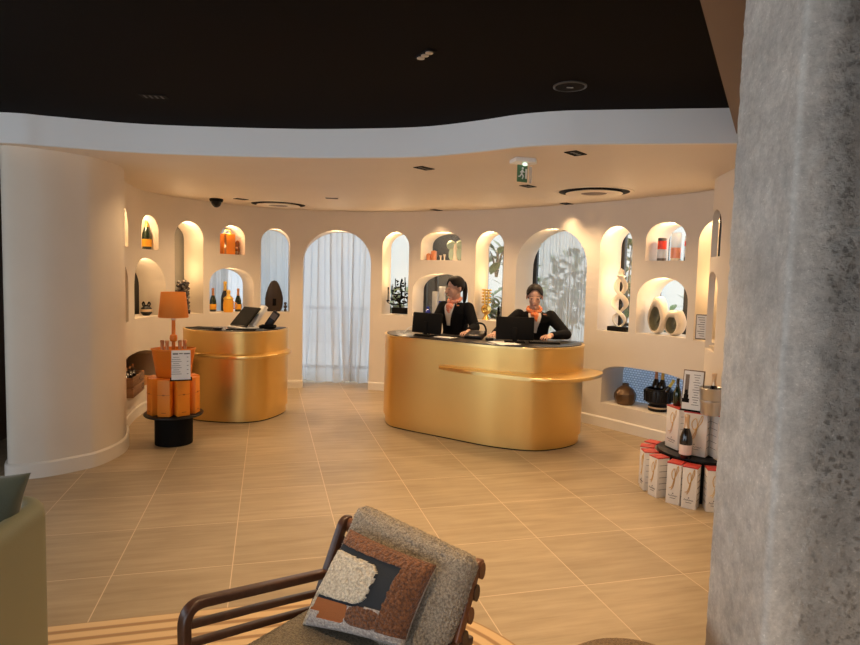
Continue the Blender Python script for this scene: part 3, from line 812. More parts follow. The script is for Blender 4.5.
# short desk: till screen on white stand, card phone, mat, mouse
t = thing('till_screen', 'black tilted touch screen with a white stand on the short brass desk', 'computer', (-2.05, 6.72, .98), math.radians(-42))
R = rx(math.radians(-28)) 
bm = B(); sh = Matrix(((1, 0, .42, 0), (0, 1, 0, 0), (0, 0, 1, 0), (0, 0, 0, 1)))
box(bm, (0, 0, 0), (.32, .022, .27), None, .006); R4 = Matrix.Translation((0, .03, .125)) @ rx(math.radians(-42)).to_4x4(); bm.transform(R4); done('housing', bm, BLACKG, t, 40)
bm = B(); box(bm, (0, -.0125, 0), (.30, .004, .25)); bm.transform(R4); done('screen', bm, SCREEN, t, None)
bm = B(); box(bm, (0, 0, 0), (.10, .045, .27), None, .012); bm.transform(Matrix.Translation((.085, .135, .135)) @ rx(math.radians(-38)).to_4x4()); done('stand', bm, WHITEPL, t, 40)
bm = B(); box(bm, (0, 0.0, .012), (.30, .22, .02), None, .008); done('base', bm, WHITEPL, t, 40)
t = thing('card_terminal', 'black card terminal leaning on its holder on the short brass desk', 'card terminal', (-1.775, 6.78, .98), .0)
bm = B(); box(bm, (0, 0, 0), (.085, .05, .20), None, .018, 3); M4 = Matrix.Translation((.03, 0, .10)) @ ry(math.radians(34)).to_4x4(); bm.transform(M4); done('body', bm, BLACKG, t, 40)
bm = B(); box(bm, (0, -.027, .045), (.066, .004, .07)); bm.transform(M4); done('screen', bm, INK, t, None)
bm = B(); box(bm, (-.02, 0, .02), (.17, .12, .04), None, .015, 3); done('holder', bm, BLACK, t, 40)
bm = B(); box(bm, (0, 0, .004), (.34, .2, .007), None, .003); o = done('desk_mat', bm, BLACK, None, 40, (-2.43, 6.60, .98)); o.rotation_euler.z = -.35
tag(o, 'thin black mat on the short brass desk beside the mouse', 'mat')
bm = B(); prism(bm, T2(spline([(-.03, -.05), (.03, -.05), (.035, .02), (.018, .055), (-.018, .055), (-.035, .02)], 5, True)), 0, .026, .009, 3)
o = done('computer_mouse', bm, BLACKG, None, 50, (-2.25, 6.47, .98)); o.rotation_euler.z = .8; tag(o, 'black computer mouse lying on the short brass desk', 'mouse')
bm = B(); box(bm, (0, 0, .006), (.30, .1, .012), None, .003); o = done('keyboard', bm, BLACK, None, 40, (-2.0, 6.50, .98)); o.rotation_euler.z = .12
tag(o, 'black keyboard below the tilted touch screen on the short brass desk', 'keyboard')

# ------------------------------------------------------------------ bottles
def bottle(label, loc, h=.31, body=GREENB, foil=FOILY, lab=LABY, group=None, tilt=None, rzv=0.0, name='champagne_bottle'):
    t = thing(name, label, 'bottle', loc, rzv, group); k = h / .31
    bm = B(); lathe(bm, [(0, 0), (.036, 0), (.042, .006), (.0425, .12), (.040, .15), (.030, .185), (.019, .215), (.0155, .235), (.0148, .25)], 28); bm.transform(Matrix.Scale(k, 4)); done('glass', bm, body, t, 50)
    bm = B(); lathe(bm, [(.0195, .215), (.0165, .235), (.0158, .285), (.0185, .289), (.0185, .304), (.014, .31), (0, .31)], 24, cap=False); bm.transform(Matrix.Scale(k, 4)); done('foil', bm, foil, t, 50)
    if lab is not None:
        bm = B(); lathe(bm, [(.0432, .03), (.0436, .032), (.0436, .098), (.0432, .10)], 28, cap=False); bm.transform(Matrix.Scale(k, 4)); done('label', bm, lab, t, 50)
    if tilt is not None: t.rotation_euler = tilt
    return t
def spot(s, t, z): return WB.at(s, t, z)
bottle('green champagne bottle standing alone in the small upper arch at the wall end', spot(1.60, .13, 1.82), .375)
GB = 'champagne bottles beside the orange ice pail'
bottle('champagne bottle standing at the side of the orange ice pail towards the dark plant sculpture', (-2.885, 8.145, 1.06), .31, GREENB, FOILC, LABY, GB)
bottle('tallest champagne bottle, with yellow foil, standing behind the orange ice pail', (-2.79, 8.34, 1.06), .40, BLACKB, FOILY, None, GB)
bottle('champagne bottle standing at the side of the orange ice pail towards the dark sculpture', (-2.60, 8.30, 1.06), .31, GREENB, FOILC, LABY, GB)
t = thing('ice_pail', 'yellow-orange barrel ice pail among three champagne bottles', 'ice pail', (-2.665, 8.10, 1.06))
bm = B(); lathe(bm, [(0, 0), (.055, 0), (.066, .03), (.068, .10), (.062, .15), (.055, .17)], 28); done('body', bm, LABY, t, 50)
bm = B(); lathe(bm, [(.06, .165), (.064, .172), (.064, .185), (.05, .2), (.028, .215), (.022, .25), (.03, .27), (.02, .29), (0, .295)], 28, cap=False); done('lid', bm, FOILY, t, 50)
bm = B(); tube(bm, spline([(.062, 0, .05), (.10, 0, .06), (.11, 0, .11), (.064, 0, .14)], 6), .008, 8); done('handle', bm, FOILC, t, 60)

# ------------------------------------------------------------------ niche pieces, from the drum wall's end by the white pillar
t = thing('clay_pot', 'small dark round pot with two ears in the lower arch by the orange lampshade', 'pot', spot(1.62, .16, 1.06))
bm = B(); lathe(bm, [(0, 0), (.035, 0), (.062, .03), (.066, .06), (.055, .09), (.03, .105), (.026, .12), (.03, .125), (.0, .12)], 24); done('body', bm, BLACKG, t, 50)
for sx in (-1, 1):
    bm = B(); tube(bm, spline([(sx * .03, 0, .10), (sx * .045, 0, .135), (sx * .03, 0, .155), (sx * .018, 0, .125)], 5), .009, 8); done('ear', bm, BLACKG, t, 60)
bm = B(); lathe(bm, [(.0668, .045), (.0672, .05), (.0655, .066), (.0625, .075)], 24, cap=False); done('band', bm, FOILP, t, 50)
t = thing('bead_sculpture', 'dark sculpture of stacked glossy discs in the tall opening behind the orange lampshade', 'sculpture', (-3.07, 7.62, 1.06), .4)
bm = B(); rr = random.Random(4)
for k in range(46):
    z = .03 + .38 * (k / 46); a = k * 2.4; r_ = .05 * (1 - .35 * z)
    ball(bm, (r_ * math.cos(a) * 1.2, r_ * math.sin(a) * .6, z), (.028, .022, .02), 10, 7, rz(a) @ rx(.7))
tube(bm, [(0, 0, 0), (0, 0, .4)], .02, 10); done('discs', bm, SMOKE, t, 50)
bm = B(); box(bm, (0, 0, .012), (.16, .10, .024), None, .005); done('base', bm, BLACK, t, 40)
t = thing('carrier_box', 'orange carrier box with patterned ribbon in the small upper arch', 'box', spot(2.745, .17, 1.82), WB.ang(2.745))
bm = B(); box(bm, (0, 0, .135), (.165, .12, .27), None, .008); done('carton', bm, ORANGE2, t, 40)
bm = B(); box(bm, (-.062, -.001, .135), (.028, .124, .268)); done('ribbon', bm, AMBER, t, None)
bm = B(); tube(bm, spline([(-.05, 0, .265), (-.03, 0, .31), (.03, 0, .31), (.05, 0, .265)], 6), .007, 8); done('handle', bm, FOILY, t, 60)
t = thing('amber_figure', 'small amber glass figure beside the orange carrier box', 'figurine', spot(2.885, .2, 1.82))
bm = B(); lathe(bm, [(0, 0), (.035, 0), (.03, .03), (.042, .06), (.03, .09), (.024, .105), (.033, .13), (.03, .16), (.014, .19), (0, .195)], 18); done('body', bm, AMBER, t, 50)
bm = B(); ball(bm, (.0, -.03, .035), (.022, .014, .02)); ball(bm, (0, -.028, .09), (.016, .012, .018)); done('highlights', bm, FOILP, t, 50)
t = thing('carved_sculpture', 'large dark carved shield-shaped sculpture in the tall opening behind the till screen', 'sculpture', spot(3.325, .14, 1.06), WB.ang(3.3))
bm = B(); lathe(bm, [(0, 0), (.085, 0), (.105, .03), (.122, .10), (.124, .18), (.108, .26), (.085, .33), (.06, .385), (.035, .42), (0, .43)], 14, sy=.45); done('stone', bm, DKWOODS, t, 28)
bm = B(); box(bm, (-.005, -.052, .13), (.05, .02, .10), None, .008); done('recess', bm, BLACK, t, 40)
t = thing('smoky_figurine', 'little smoky glass figurine beside the carved shield-shaped sculpture', 'figurine', spot(3.462, .12, 1.06))
bm = B(); lathe(bm, [(0, 0), (.018, 0), (.02, .03), (.008, .04), (.02, .055), (.022, .08), (.008, .09), (.02, .105), (.018, .13), (0, .135)], 16); done('body', bm, SMOKE, t, 50)
# candelabra
t = thing('branching_candelabra', 'black branching candelabra with a single dark candle, in the tall opening beside the doorway', 'candelabra', spot(4.985, .17, 1.06), WB.ang(4.98))
bm = B(); box(bm, (.035, 0, .055), (.25, .12, .085), None, .006); done('base', bm, BLACK, t, 40)
bm = B(); rr = random.Random(11)
tube(bm, spline([(.02, 0, .08), (.0, 0, .17), (.03, 0, .28), (.01, 0, .40), (.03, 0, .50)], 6), [.016] * 12 + [.012] * 13, 8)
for k, (h0, dx, hh) in enumerate([(.14, -.17, .20), (.16, .13, .26), (.20, -.10, .32), (.24, .14, .36), (.28, -.11, .40), (.32, .10, .44), (.38, -.05, .50), (.40, .07, .52), (.17, -.06, .22), (.22, .07, .26)]):
    y = rr.uniform(-.05, .05)
    tube(bm, spline([(.01, 0, h0), (dx * .5, y, h0 - .0), (dx, y, h0 + .02), (dx * 1.02, y, hh)], 5), [.010] * 8 + [.007] * 8, 7)
    for q in range(3):
        w = rr.uniform(.3, 1); ball(bm, (dx * w, y, h0 + .02 + rr.uniform(0, .07)), (.020, .015, .011), 8, 6, ry(rr.uniform(-1, 1)))
done('branches', bm, BLACK, t, 60)
bm = B(); lathe(bm, [(0, 0), (.02, 0), (.022, .02), (.009, .02), (.009, .20), (0, .205)], 12, (-.173, .0, .175)); done('candle', bm, BLACK, t, 40)
# upper niche c
for i, (s, w, h, lab) in enumerate([(5.405, .052, .085, 'smaller copper box standing in the upper arch beside the green glass figure'), (5.465, .062, .125, 'taller copper box standing in the upper arch beside the green glass figure')]):
    bm = B(); box(bm, (0, 0, h / 2), (w, w, h), None, .005); lathe(bm, [(w * .3, h), (w * .3, h + .008), (0, h + .01)], 12, cap=False)
    o = done('copper_box', bm, COPPER, None, 40, spot(s, .13 + .03 * i, 1.82)); o.rotation_euler.z = WB.ang(s); tag(o, lab, 'box', 'copper boxes in the upper arch')
for i, (s, h, lab) in enumerate([(5.545, .07, 'tiny white cup nearest the copper boxes'), (5.60, .085, 'tiny white cup nearest the green glass figure')]):
    bm = B(); lathe(bm, [(0, 0), (.014, 0), (.008, .02), (.01, .045), (.02, h), (.017, h), (.007, .05), (0, .05)], 16); o = done('white_cup', bm, WHITEC, None, 50, spot(s, .2, 1.82)); tag(o, lab, 'cup', 'white cups in the upper arch')
t = thing('glass_figure', 'pale green glass figure with butterfly wings in the upper arch', 'sculpture', spot(5.79, .13, 1.82), WB.ang(5.78))
bm = B()
for sx in (-1, 1):
    ball(bm, (sx * .068, 0, .205), (.066, .022, .062), 18, 12, ry(sx * .5)); ball(bm, (sx * .055, .0, .09), (.046, .022, .085), 18, 12, ry(-sx * .12))
done('wings', bm, SEAGL, t, 60)
bm = B(); lathe(bm, [(0, 0), (.04, 0), (.032, .03), (.026, .1), (.03, .16), (.02, .22), (.0, .235)], 18); done('body', bm, WHITEC, t, 50)
# lower niche c
t = thing('cobalt_bottle', 'small cobalt blue stoppered bottle in the lower arch behind the first computer screen', 'bottle', spot(5.415, .12, 1.06))
bm = B(); lathe(bm, [(0, 0), (.038, 0), (.042, .02), (.04, .05), (.028, .08), (.018, .10)], 22); done('body', bm, COBALT, t, 50)
bm = B(); ball(bm, (0, 0, .115), (.022, .022, .02)); done('stopper', bm, COBALT, t, 60)
t = thing('cobalt_vase', 'tall cylinder vase, cobalt blue below and clear above, beside the ponytailed staff member', 'vase', spot(5.60, .16, 1.06))
bm = B(); lathe(bm, [(0, 0), (.046, 0), (.046, .215), (0, .215)], 26); done('blue_base', bm, COBALT, t, 50)
bm = B(); lathe(bm, [(.046, .215), (.046, .41), (.042, .41), (.042, .216)], 26, cap=False); done('glass', bm, FROST, t, 50)
bm = B(); tube(bm, [(0.0, 0, .21), (.005, 0, .40)], .014, 10); done('gold_rod', bm, GOLD, t, 60)
t = thing('glass_vase', 'clear square glass vase with a pale core beside the cobalt vase', 'vase', spot(5.49, .2, 1.06), WB.ang(5.49))
bm = B(); box(bm, (0, 0, .17), (.075, .075, .34), None, .004); done('glass', bm, FROST, t, 40)
bm = B(); box(bm, (0.01, 0, .18), (.03, .03, .27), None, .004); done('core', bm, WHITEC, t, 40)
# gold sculpture
t = thing('gold_sculpture', 'gold sculpture of a ringed disc under a toothed crown on a flared foot', 'sculpture', spot(6.245, .15, 1.06), WB.ang(6.24))
bm = B(); lathe(bm, [(0, 0), (.055, 0), (.045, .02), (.028, .055), (.024, .08)], 24); done('foot', bm, GOLD, t, 50)
bm = B(); t2 = bmesh.new(); lathe(t2, [(0, -.02), (.03, -.022), (.036, -.03), (.062, -.026), (.07, 0), (.062, .026), (.036, .03), (.03, .022), (0, .02)], 30); t2.transform(Matrix.Translation((0, 0, .135)) @ rx(PI / 2).to_4x4()); merge(bm, t2); done('disc', bm, GOLD, t, 50)
bm = B()
for sx in (-1, 1):
    tube(bm, [(sx * .022, 0, .19), (sx * .03, 0, .38)], .012, 10)
    for z in (.225, .265, .305, .345, .385): ball(bm, (sx * .05, 0, z), (.022, .013, .013), 12, 8); ball(bm, (sx * .012, 0, z), (.016, .012, .012), 10, 8)
done('crown', bm, GOLD, t, 60)
t = thing('black_figurine', 'small black figurine beside the gold sculpture', 'figurine', spot(6.39, .2, 1.06))
bm = B(); lathe(bm, [(0, 0), (.03, 0), (.026, .02), (.012, .05), (.02, .09), (.012, .13), (.018, .15), (0, .175)], 16); done('body', bm, BLACK, t, 50)
# white twisted sculpture
t = thing('twisted_sculpture', 'white twisted ribbon sculpture on a black block', 'sculpture', spot(8.065, .12, 1.06), WB.ang(8.06))
bm = B(); box(bm, (.0, 0, .025), (.22, .12, .05), None, .004); done('base', bm, BLACK, t, 40)
bm = B()
for sg in (1, -1):
    pts, rad = [], []
    for k in range(81):
        u = k / 80; z = .05 + .62 * u; th_ = 2 * PI * u * 1.6 + .25; r_ = .012 + .082 * (1 - .62 * u) * abs(math.sin(min(1, u * 1.02) * PI)) ** .35
        pts.append((sg * r_ * math.sin(th_), sg * r_ * math.cos(th_) * .6, z)); rad.append(.026 - .010 * u + .010 * abs(math.sin(th_)))
    tube(bm, pts, rad, 10, flat=(1.0, .34))
lathe(bm, [(0, .57), (.022, .575), (.05, .60), (.022, .615), (.012, .66), (0, .69)], 14)
done('ribbon', bm, WHITEC, t, 60)
# red and white glass cylinders
for s, tt, r_, h, bands, lab in [(8.53, .13, .046, .235, [(0, .03, SMOKE), (.03, .12, FROST), (.12, .205, REDGL), (.205, .235, SMOKE)], 'red and clear glass cylinder with a dark rim in the upper arch'),
                        (8.672, .15, .05, .285, [(0, .03, WHITEC), (.03, .135, SALMON), (.135, .285, FROST)], 'tallest glass cylinder, clear above salmon, in the upper arch'),
                        (8.775, .2, .042, .25, [(0, .04, SMOKE), (.04, .15, FROST), (.15, .20, REDGL), (.20, .25, FROST)], 'clear glass cylinder with a narrow red band in the upper arch')]:
    t = thing('glass_cylinder', lab, 'vase', spot(s, tt, 1.82), 0, 'glass cylinders in the upper arch')
    for z0, z1, m in bands:
        bm = B(); lathe(bm, [(0, z0), (r_, z0), (r_, z1), (0, z1)], 24); done('glass_band', bm, m, t, 50)
# hollow stone ovals: shell with an open olive cavity
def stone_oval(label, loc, rzv, w, h, d, flat):
    t = thing('hollow_stone', label, 'sculpture', loc, rzv, 'hollow stone ovals')
    n, m_ = 40, 14; bm = B(); outer, inner = [], []
    def sh(a, k):
        x, z = math.cos(a), math.sin(a)
        zz = z * h / 2 if z < 0 else min(z * h / 2 * 1.05, h / 2 * flat); xx = x * w / 2 * (1 - .22 * max(z, 0))
        q = max(0, min(1, (.9 - k) / .25)); return Vector((xx * k - .10 * w * q, 0, h / 2 + zz * k - .07 * h * q))
    rings = []
    for yy, k in ((d * .5, .55), (d * .46, .8), (d * .25, .97), (0, 1.0), (-d * .3, .97), (-d * .46, .88), (-d * .5, .78), (-d * .46, .70), (-d * .30, .64), (d * .15, .55), (d * .32, .3)):
        rings.append([bm.verts.new(sh(2 * PI * q / n, k) + Vector((0, yy, -(h * .03) * (1 if -.6 < 0 else 0) * (1 if k < .75 and yy < d * .4 else 0)))) for q in range(n)])
    for a, b in zip(rings, rings[1:]):
        for q in range(n): bm.faces.new((a[q], a[(q + 1) % n], b[(q + 1) % n], b[q]))
    bm.faces.new(rings[0]); bm.faces.new(rings[-1])
    bmesh.ops.recalc_face_normals(bm, faces=bm.faces)
    for f in bm.faces:
        idx = [0] if all((v.co.y < d * .33) for v in f.verts) else [0]
    cav = set(v for r_ in rings[8:] for v in r_)
    for f in bm.faces:
        if all(v in cav for v in f.verts): f.material_index = 1
    done('shell', bm, [STONE, STONEIN], t, 60)
    bm = B(); ball(bm, (-w * .06, d * .12, h * .42), (w * .08, d * .18, h * .15), 14, 10, ry(.3)); done('core', bm, STONEIN, t, 60)
    return t
stone_oval('taller hollow cream stone oval, pointed, standing in the lower arch', spot(8.52, .15, 1.07), WB.ang(8.5) + .12, .19, .39, .15, 1.0)
stone_oval('shorter hollow cream stone oval with a flattened top in the lower arch', spot(8.715, .15, 1.07), WB.ang(8.7) + .0, .20, .275, .15, .86)
# framed notice in the narrow opening and the candle below
t = thing('framed_notice', 'small framed notice standing in the narrow tall opening at the wall end', 'sign', (2.50, 5.64, 1.09), -.62)
bm = B(); box(bm, (0, 0, .115), (.105, .012, .23), None, .003); done('frame', bm, INK, t, 40)
bm = B(); box(bm, (0, -.008, .115), (.088, .004, .21)); done('sheet', bm, PAPER, t, None)
bm = B()
for k in range(9): box(bm, (-.005 + .006 * (k % 3), -.011, .2 - k * .021), (.06 - .01 * (k % 3), .002, .005))
done('print', bm, INK, t, None)
t = thing('candle_dish', 'cream dish with a slim brown taper in the narrow opening by the concrete column', 'candle', (2.335, 4.97, 1.06))
bm = B(); lathe(bm, [(0, 0), (.03, 0), (.055, .03), (.06, .04), (.05, .038), (0, .02)], 24); done('dish', bm, FLAME, t, 50)
bm = B(); tube(bm, [(0, 0, .02), (0, 0, .24)], .006, 8); done('taper', bm, AMBER, t, 60)

# low niche: bronze vase and bottle cooler
t = thing('bronze_vase', 'squat brown bronze vase on the low mosaic-backed ledge', 'vase', spot(8.16, .16, .265), WB.ang(8.16))
bm = B(); lathe(bm, [(0, 0), (.085, 0), (.10, .02), (.118, .075), (.115, .12), (.085, .17), (.05, .195), (.035, .205), (.033, .225), (.038, .23), (.02, .225), (0, .21)], 10); done('body', bm, BRONZE, t, 25)
bm = B(); lathe(bm, [(.05, -.0), (.05, .014), (0, .014)], 16, (0, -.108, .10)); bm.transform(Matrix()); 
for v in bm.verts: v.co = Vector((v.co.x * .5, v.co.y + .02, v.co.z))
done('spout', bm, BRONZE, t, 40)
t = thing('bottle_cooler', 'dark glossy bottle cooler holding champagne on the low mosaic-backed ledge', 'ice bucket', (2.41, 6.36, .265), WB.ang(8.5))
bm = B(); lathe(bm, [(0, 0), (.095, 0), (.10, .01), (.10, .055), (.085, .065), (.085, .075), (.11, .08), (.135, .10), (.14, .2), (.13, .235), (.12, .235), (.125, .2), (.12, .11), (0, .1)], 32); done('bowl', bm, BLACKG, t, 40)
bm = B()
for k in range(16):
    a = 2 * PI * k / 16; tube(bm, [(.137 * math.cos(a), .137 * math.sin(a), .10), (.143 * math.cos(a), .143 * math.sin(a), .215)], .010, 6)
done('ribs', bm, BLACKG, t, 60)
bm = B(); lathe(bm, [(.1005, .03), (.102, .032), (.102, .046), (.1005, .048)], 32, cap=False); done('band', bm, FOILP, t, 40)
GC = 'champagne bottles in the dark cooler'
for k, (dx, dy, m, lab) in enumerate([(-.055, .03, FOILC, 'copper-necked champagne bottle in the dark cooler'), (.012, .04, FOILY, 'gold-necked champagne bottle in the middle of the dark cooler')]):
    c = Vector((2.41, 6.36, .375)) + rz(WB.ang(8.5)) @ Vector((dx, dy, 0)); bottle(lab, c, .31, BLACKB, m, None, GC)
c = Vector((2.41, 6.36, .385)) + rz(WB.ang(8.5)) @ Vector((.045, -.03, 0)); bottle('yellow-foiled champagne bottle leaning out of the dark cooler', c, .27, BLACKB, mat('bright_yellow_foil', (.85, .72, .15), .4), None, GC, (0, .55, WB.ang(8.5)))
# low niche on the other side: crate and wooden box
t = thing('wooden_crate', 'rough wooden crate of bottles standing on the low ledge beside the white pillar', 'crate', WB.at(.95, .06, .28), WB.ang(.95))
bm = B(); w, d, h = .52, .24, .21
box(bm, (0, 0, .008), (w, d, .016))
for sy in (-1, 1):
    for k in range(2): box(bm, (0, sy * (d / 2 - .007), .053 + k * .105), (w, .014, .098), None, .003)
for sx in (-1, 1):
    for k in range(2): box(bm, (sx * (w / 2 - .007), 0, .053 + k * .105), (.014, d - .03, .098), None, .003)
done('boards', bm, WOODCR, t, 30)
bm = B(); 
for sx in (-1, 1):
    for k in range(2):
        for i in range(9): 
            pass
tube(bm, [(.18 + .045 * math.cos(a), -d / 2 - .001, .053 + .028 * math.sin(a)) for a in np.linspace(0, 6.28, 20)], .003, 5); tube(bm, [(.12 + .09 * math.cos(a), -d / 2 - .001, .158 + .03 * math.sin(a)) for a in np.linspace(.4, 5.2, 20)], .003, 5)
done('stencil', bm, DKWOODS, t, 60)
GW = 'bottles lying in the crate'
for k in range(3):
    q = WB.at(.95, .06, .28) + rz(WB.ang(.95)) @ Vector((-.15 + .15 * k, -.02, .165))
    bottle(['copper-topped bottle lying at the pillar end of the crate', 'copper-topped bottle lying in the middle of the crate', 'copper-topped bottle lying at the lamp end of the crate'][k], q, .27, BLACKB, FOILC, None, GW, (0, 1.25, WB.ang(.95) + .2), name='wine_bottle')
bm = B(); box(bm, (0, 0, .05), (.26, .22, .10), None, .004); o = done('wooden_box', bm, WOODOR, None, 40, WB.at(1.40, .14, .28)); o.rotation_euler.z = WB.ang(1.38); tag(o, 'low orange wooden box beside the rough crate on the low ledge', 'box')
# ------------------------------------------------------------------ orange champagne display
OC = Vector((-2.345, 5.60, 0))
t = thing('display_table', 'round black drum pedestal carrying the ring of orange gift boxes', 'table', OC)
bm = B(); lathe(bm, [(0, 0), (.163, 0), (.165, .01), (.165, .268), (0, .268)], 48); done('drum', bm, BLACK, t, 40)
bm = B(); lathe(bm, [(0, .266), (.250, .266), (.256, .272), (.256, .286), (.250, .291), (0, .291)], 56); done('top', bm, BLACKG, t, 40)
bm = B(); lathe(bm, [(.2565, .276), (.259, .277), (.259, .282), (.2565, .283)], 56, cap=False); done('edge_band', bm, DARKMET, t, 40)
OB = ['on the side of the long desk', 'on the side of the doorway', 'at the back towards the doorway', 'at the back towards the short desk', 'at the back by the crate', 'at the side by the crate', 'at the front by the white pillar', 'at the front towards the concrete column']
proto = None
order = [-45, 0, 45, 90, 135, 180, 225, 270]
names = ['front one directly under the menu card', 'one beside the short brass desk, by the menu card', 'back one facing the short brass desk', 'back one facing the doorway', 'back one facing the niches', 'one facing the wooden crate', 'front one next to the white pillar', 'front one to the pillar side of the menu card']
for k, adeg in enumerate(order):
    a = math.radians(adeg); p = OC + Vector((.172 * math.cos(a), .172 * math.sin(a), .291))
    if proto is None:
        t = thing('gift_box', '', 'box', p, a + PI / 2, 'orange gift boxes on the black pedestal')
        bm = B(); box(bm, (0, 0, .165), (.112, .098, .33), None, .004); done('carton', bm, ORANGE2, t, 40)
        bm = B(); box(bm, (0, -.0495, .195), (.112, .002, .0025)); box(bm, (0, -.0505, .195), (.02, .003, .012)); box(bm, (0, -.0495, .035), (.04, .002, .006)); done('print', bm, DKORANGE, t, None)
        bm = B(); box(bm, (0, 0, .33), (.106, .092, .003)); done('flap', bm, ORANGE, t, None); proto = t
    else:
        t = copy_tree(proto); t.location = p; t.rotation_euler = (0, 0, a + PI / 2)
    t['label'] = 'orange gift box on the pedestal, ' + names[k]
BK = .625
t = thing('champagne_bucket', 'oval orange champagne bucket on top of the orange gift boxes', 'bucket', OC + Vector((0, 0, BK)), math.radians(22.5))
bm = B(); lathe(bm, [(0, 0), (.142, 0), (.148, .006), (.186, .245), (.191, .252), (.186, .256), (.180, .25), (.142, .02), (0, .014)], 48, sx=1, sy=.72); done('body', bm, ORANGE, t, 40)
bm = B(); lathe(bm, [(.186, .246), (.1935, .248), (.1935, .258), (.182, .2585)], 48, cap=False, sx=1, sy=.72); done('rim', bm, ORANGE2, t, 40)
Rq = rz(math.radians(22.5))
for k, (dx, dy, lab) in enumerate([(-.095, -.015, 'at its pillar end'), (-.055, -.045, 'just on the pillar side of the lamp pole'), (.055, -.05, 'just on the desk side of the lamp pole'), (.095, -.015, 'at its desk end')]):
    c = OC + Vector((0, 0, BK + .045)) + Rq @ Vector((dx, dy, 0)); bottle('copper-topped bottle standing in the orange bucket ' + lab, c, .29, BLACKB, FOILC, None, 'bottles in the orange bucket')
t = thing('table_lamp', 'orange table lamp with a tapered shade rising from the orange bucket', 'lamp', OC + Vector((0, 0, BK + .016)))
bm = B(); lathe(bm, [(0, 0), (.06, 0), (.06, .012), (.018, .02), (.016, .30), (.03, .31), (.034, .335), (.03, .36), (.017, .37), (.015, .58), (0, .58)], 24); done('pole', bm, ORANGE, t, 40)
bm = B(); lathe(bm, [(.128, .525), (.130, .53), (.105, .755), (.102, .757), (.100, .755), (.125, .53), (.128, .525)], 48, cap=False); done('lamp_shade', bm, ORANGESH, t, 60)
bm = B(); lathe(bm, [(0, .5), (.02, .5), (.03, .55), (.028, .59), (0, .61)], 16); done('bulb', bm, WHITEC, t, 50)
bm = B()
for a in (0, 2 * PI / 3, 4 * PI / 3): tube(bm, [(0, 0, .6), (.103 * math.cos(a), .103 * math.sin(a), .73)], .003, 6)
done('spider', bm, DARKMET, t, 60)
vdir = math.atan2(-5.6, 2.32); 
t = thing('menu_card', 'white printed menu card leaning on the front of the orange bucket', 'sign', OC + Vector((.145, -.19, .622)), vdir + PI / 2)
bm = B(); box(bm, (0, .0, .135), (.158, .006, .262), rx(-.13), .001); done('sheet', bm, PAPER, t, None)
bm = B(); box(bm, (0, -.02, .004), (.18, .05, .008)); box(bm, (0, -.0, .014), (.18, .012, .022)); done('holder', bm, BLACK, t, None)
bm = B(); R = rx(-.13)
for (x, z, w, h) in [(-.045, .235, .045, .012), (.0, .237, .03, .008), (.048, .236, .05, .010)] + [(-.04, .205 - k * .0185, .05 + .02 * ((k * 7) % 3), .0035) for k in range(9)] + [(.055, .205 - k * .037, .014, .005) for k in range(5)]:
    box(bm, R @ Vector((x, -.004, z - .135)) + Vector((0, 0, .135)), (w, .002, h), R)
done('print', bm, INK, t, None)

# ------------------------------------------------------------------ white gift bag display against the return wall
RC = Vector((2.12, 4.66, 0))
def half(r, xmax, n=40):
    pts = []
    for k in range(n + 1):
        a = PI * .5 + PI * k / n; pts.append((r * math.cos(a), r * math.sin(a)))
    return pts
t = thing('display_stand', 'black half-round tiered stand behind the white gift boxes', 'stand', RC)
bm = B(); prism(bm, half(.31, 0), 0, .30); done('drum', bm, BLACK, t, 40)
bm = B(); prism(bm, half(.32, 0), .30, .318, .003); done('shelf', bm, BLACKG, t, 40)
bm = B(); prism(bm, half(.20, 0), .318, .325, .002); done('mat', bm, BLACK, t, 40)
def gift(label, p, rzv, w, d, h, group, twin=False):
    t = thing('white_gift_box', label, 'box', p, rzv, group)
    bm = B(); box(bm, (0, 0, h / 2 - .004), (w, d, h - .008), None, .003); done('carton', bm, CARD, t, 40)
    bm = B(); box(bm, (0, 0, h - .005), (w + .003, d + .003, .010), None, .002); done('lid', bm, REDC, t, 40)
    bm = B(); y = -d / 2 - .001
    xs = (0,)
    for x0 in xs:
        sp = spline([(x0 - w * .28, y, h * .38), (x0 - w * .10, y, h * .42), (x0 + w * .06, y, h * .62), (x0 + w * .24, y, h * .90), (x0 + w * .32, y, h * .92), (x0 + w * .26, y, h * .78), (x0 - w * .02, y, h * .60), (x0 - w * .14, y, h * .74), (x0 + w * .02, y, h * .86), (x0 + w * .10, y, h * .70), (x0 + w * .02, y, h * .46), (x0 - w * .14, y, h * .34)], 7)
        tube(bm, sp, .0028, 5)
    done('gold_swirl', bm, GOLDL, t, 60)
    bm = B()
    sp = spline([(-w * .32 + w * .64 * k / 14, y, h * .20 + (.006 if k % 2 else -.003) * (1 + .5 * math.sin(k * 1.7))) for k in range(15)], 4)
    tube(bm, sp, .0011, 5); box(bm, (0, y, h * .20 - .016), (w * .4, .002, .003)); box(bm, (0, y, h * .26), (.007, .002, .008))
    for sx in (-1, 1):
        for k in range(5): box(bm, (sx * (w / 2 + .0008), 0, h * (.2 + .15 * k)), (.002, d * .7, .0025))
    done('lettering', bm, INK, t, None)
    return t
GG = 'white gift boxes with red lids on the floor'
wh = ['deepest behind the tiered stand', 'second from the back of the ring', 'third from the back of the ring', 'just behind the front pair', 'pillar-side one of the front pair', 'column-side one of the front pair', 'half hidden by the concrete column']
for k, (adeg, r_, dr) in enumerate([(133, .39, 0), (155, .39, 0), (177, .39, 0), (199, .39, 0), (222, .395, 8), (238, .41, -4), (258, .405, 0)]):
    a = math.radians(adeg); p = RC + Vector((r_ * math.cos(a), r_ * math.sin(a), 0))
    gift('red-lidded white gift box on the floor, ' + wh[k], p, a + PI / 2 + math.radians(dr), .10, .105, .305, GG)
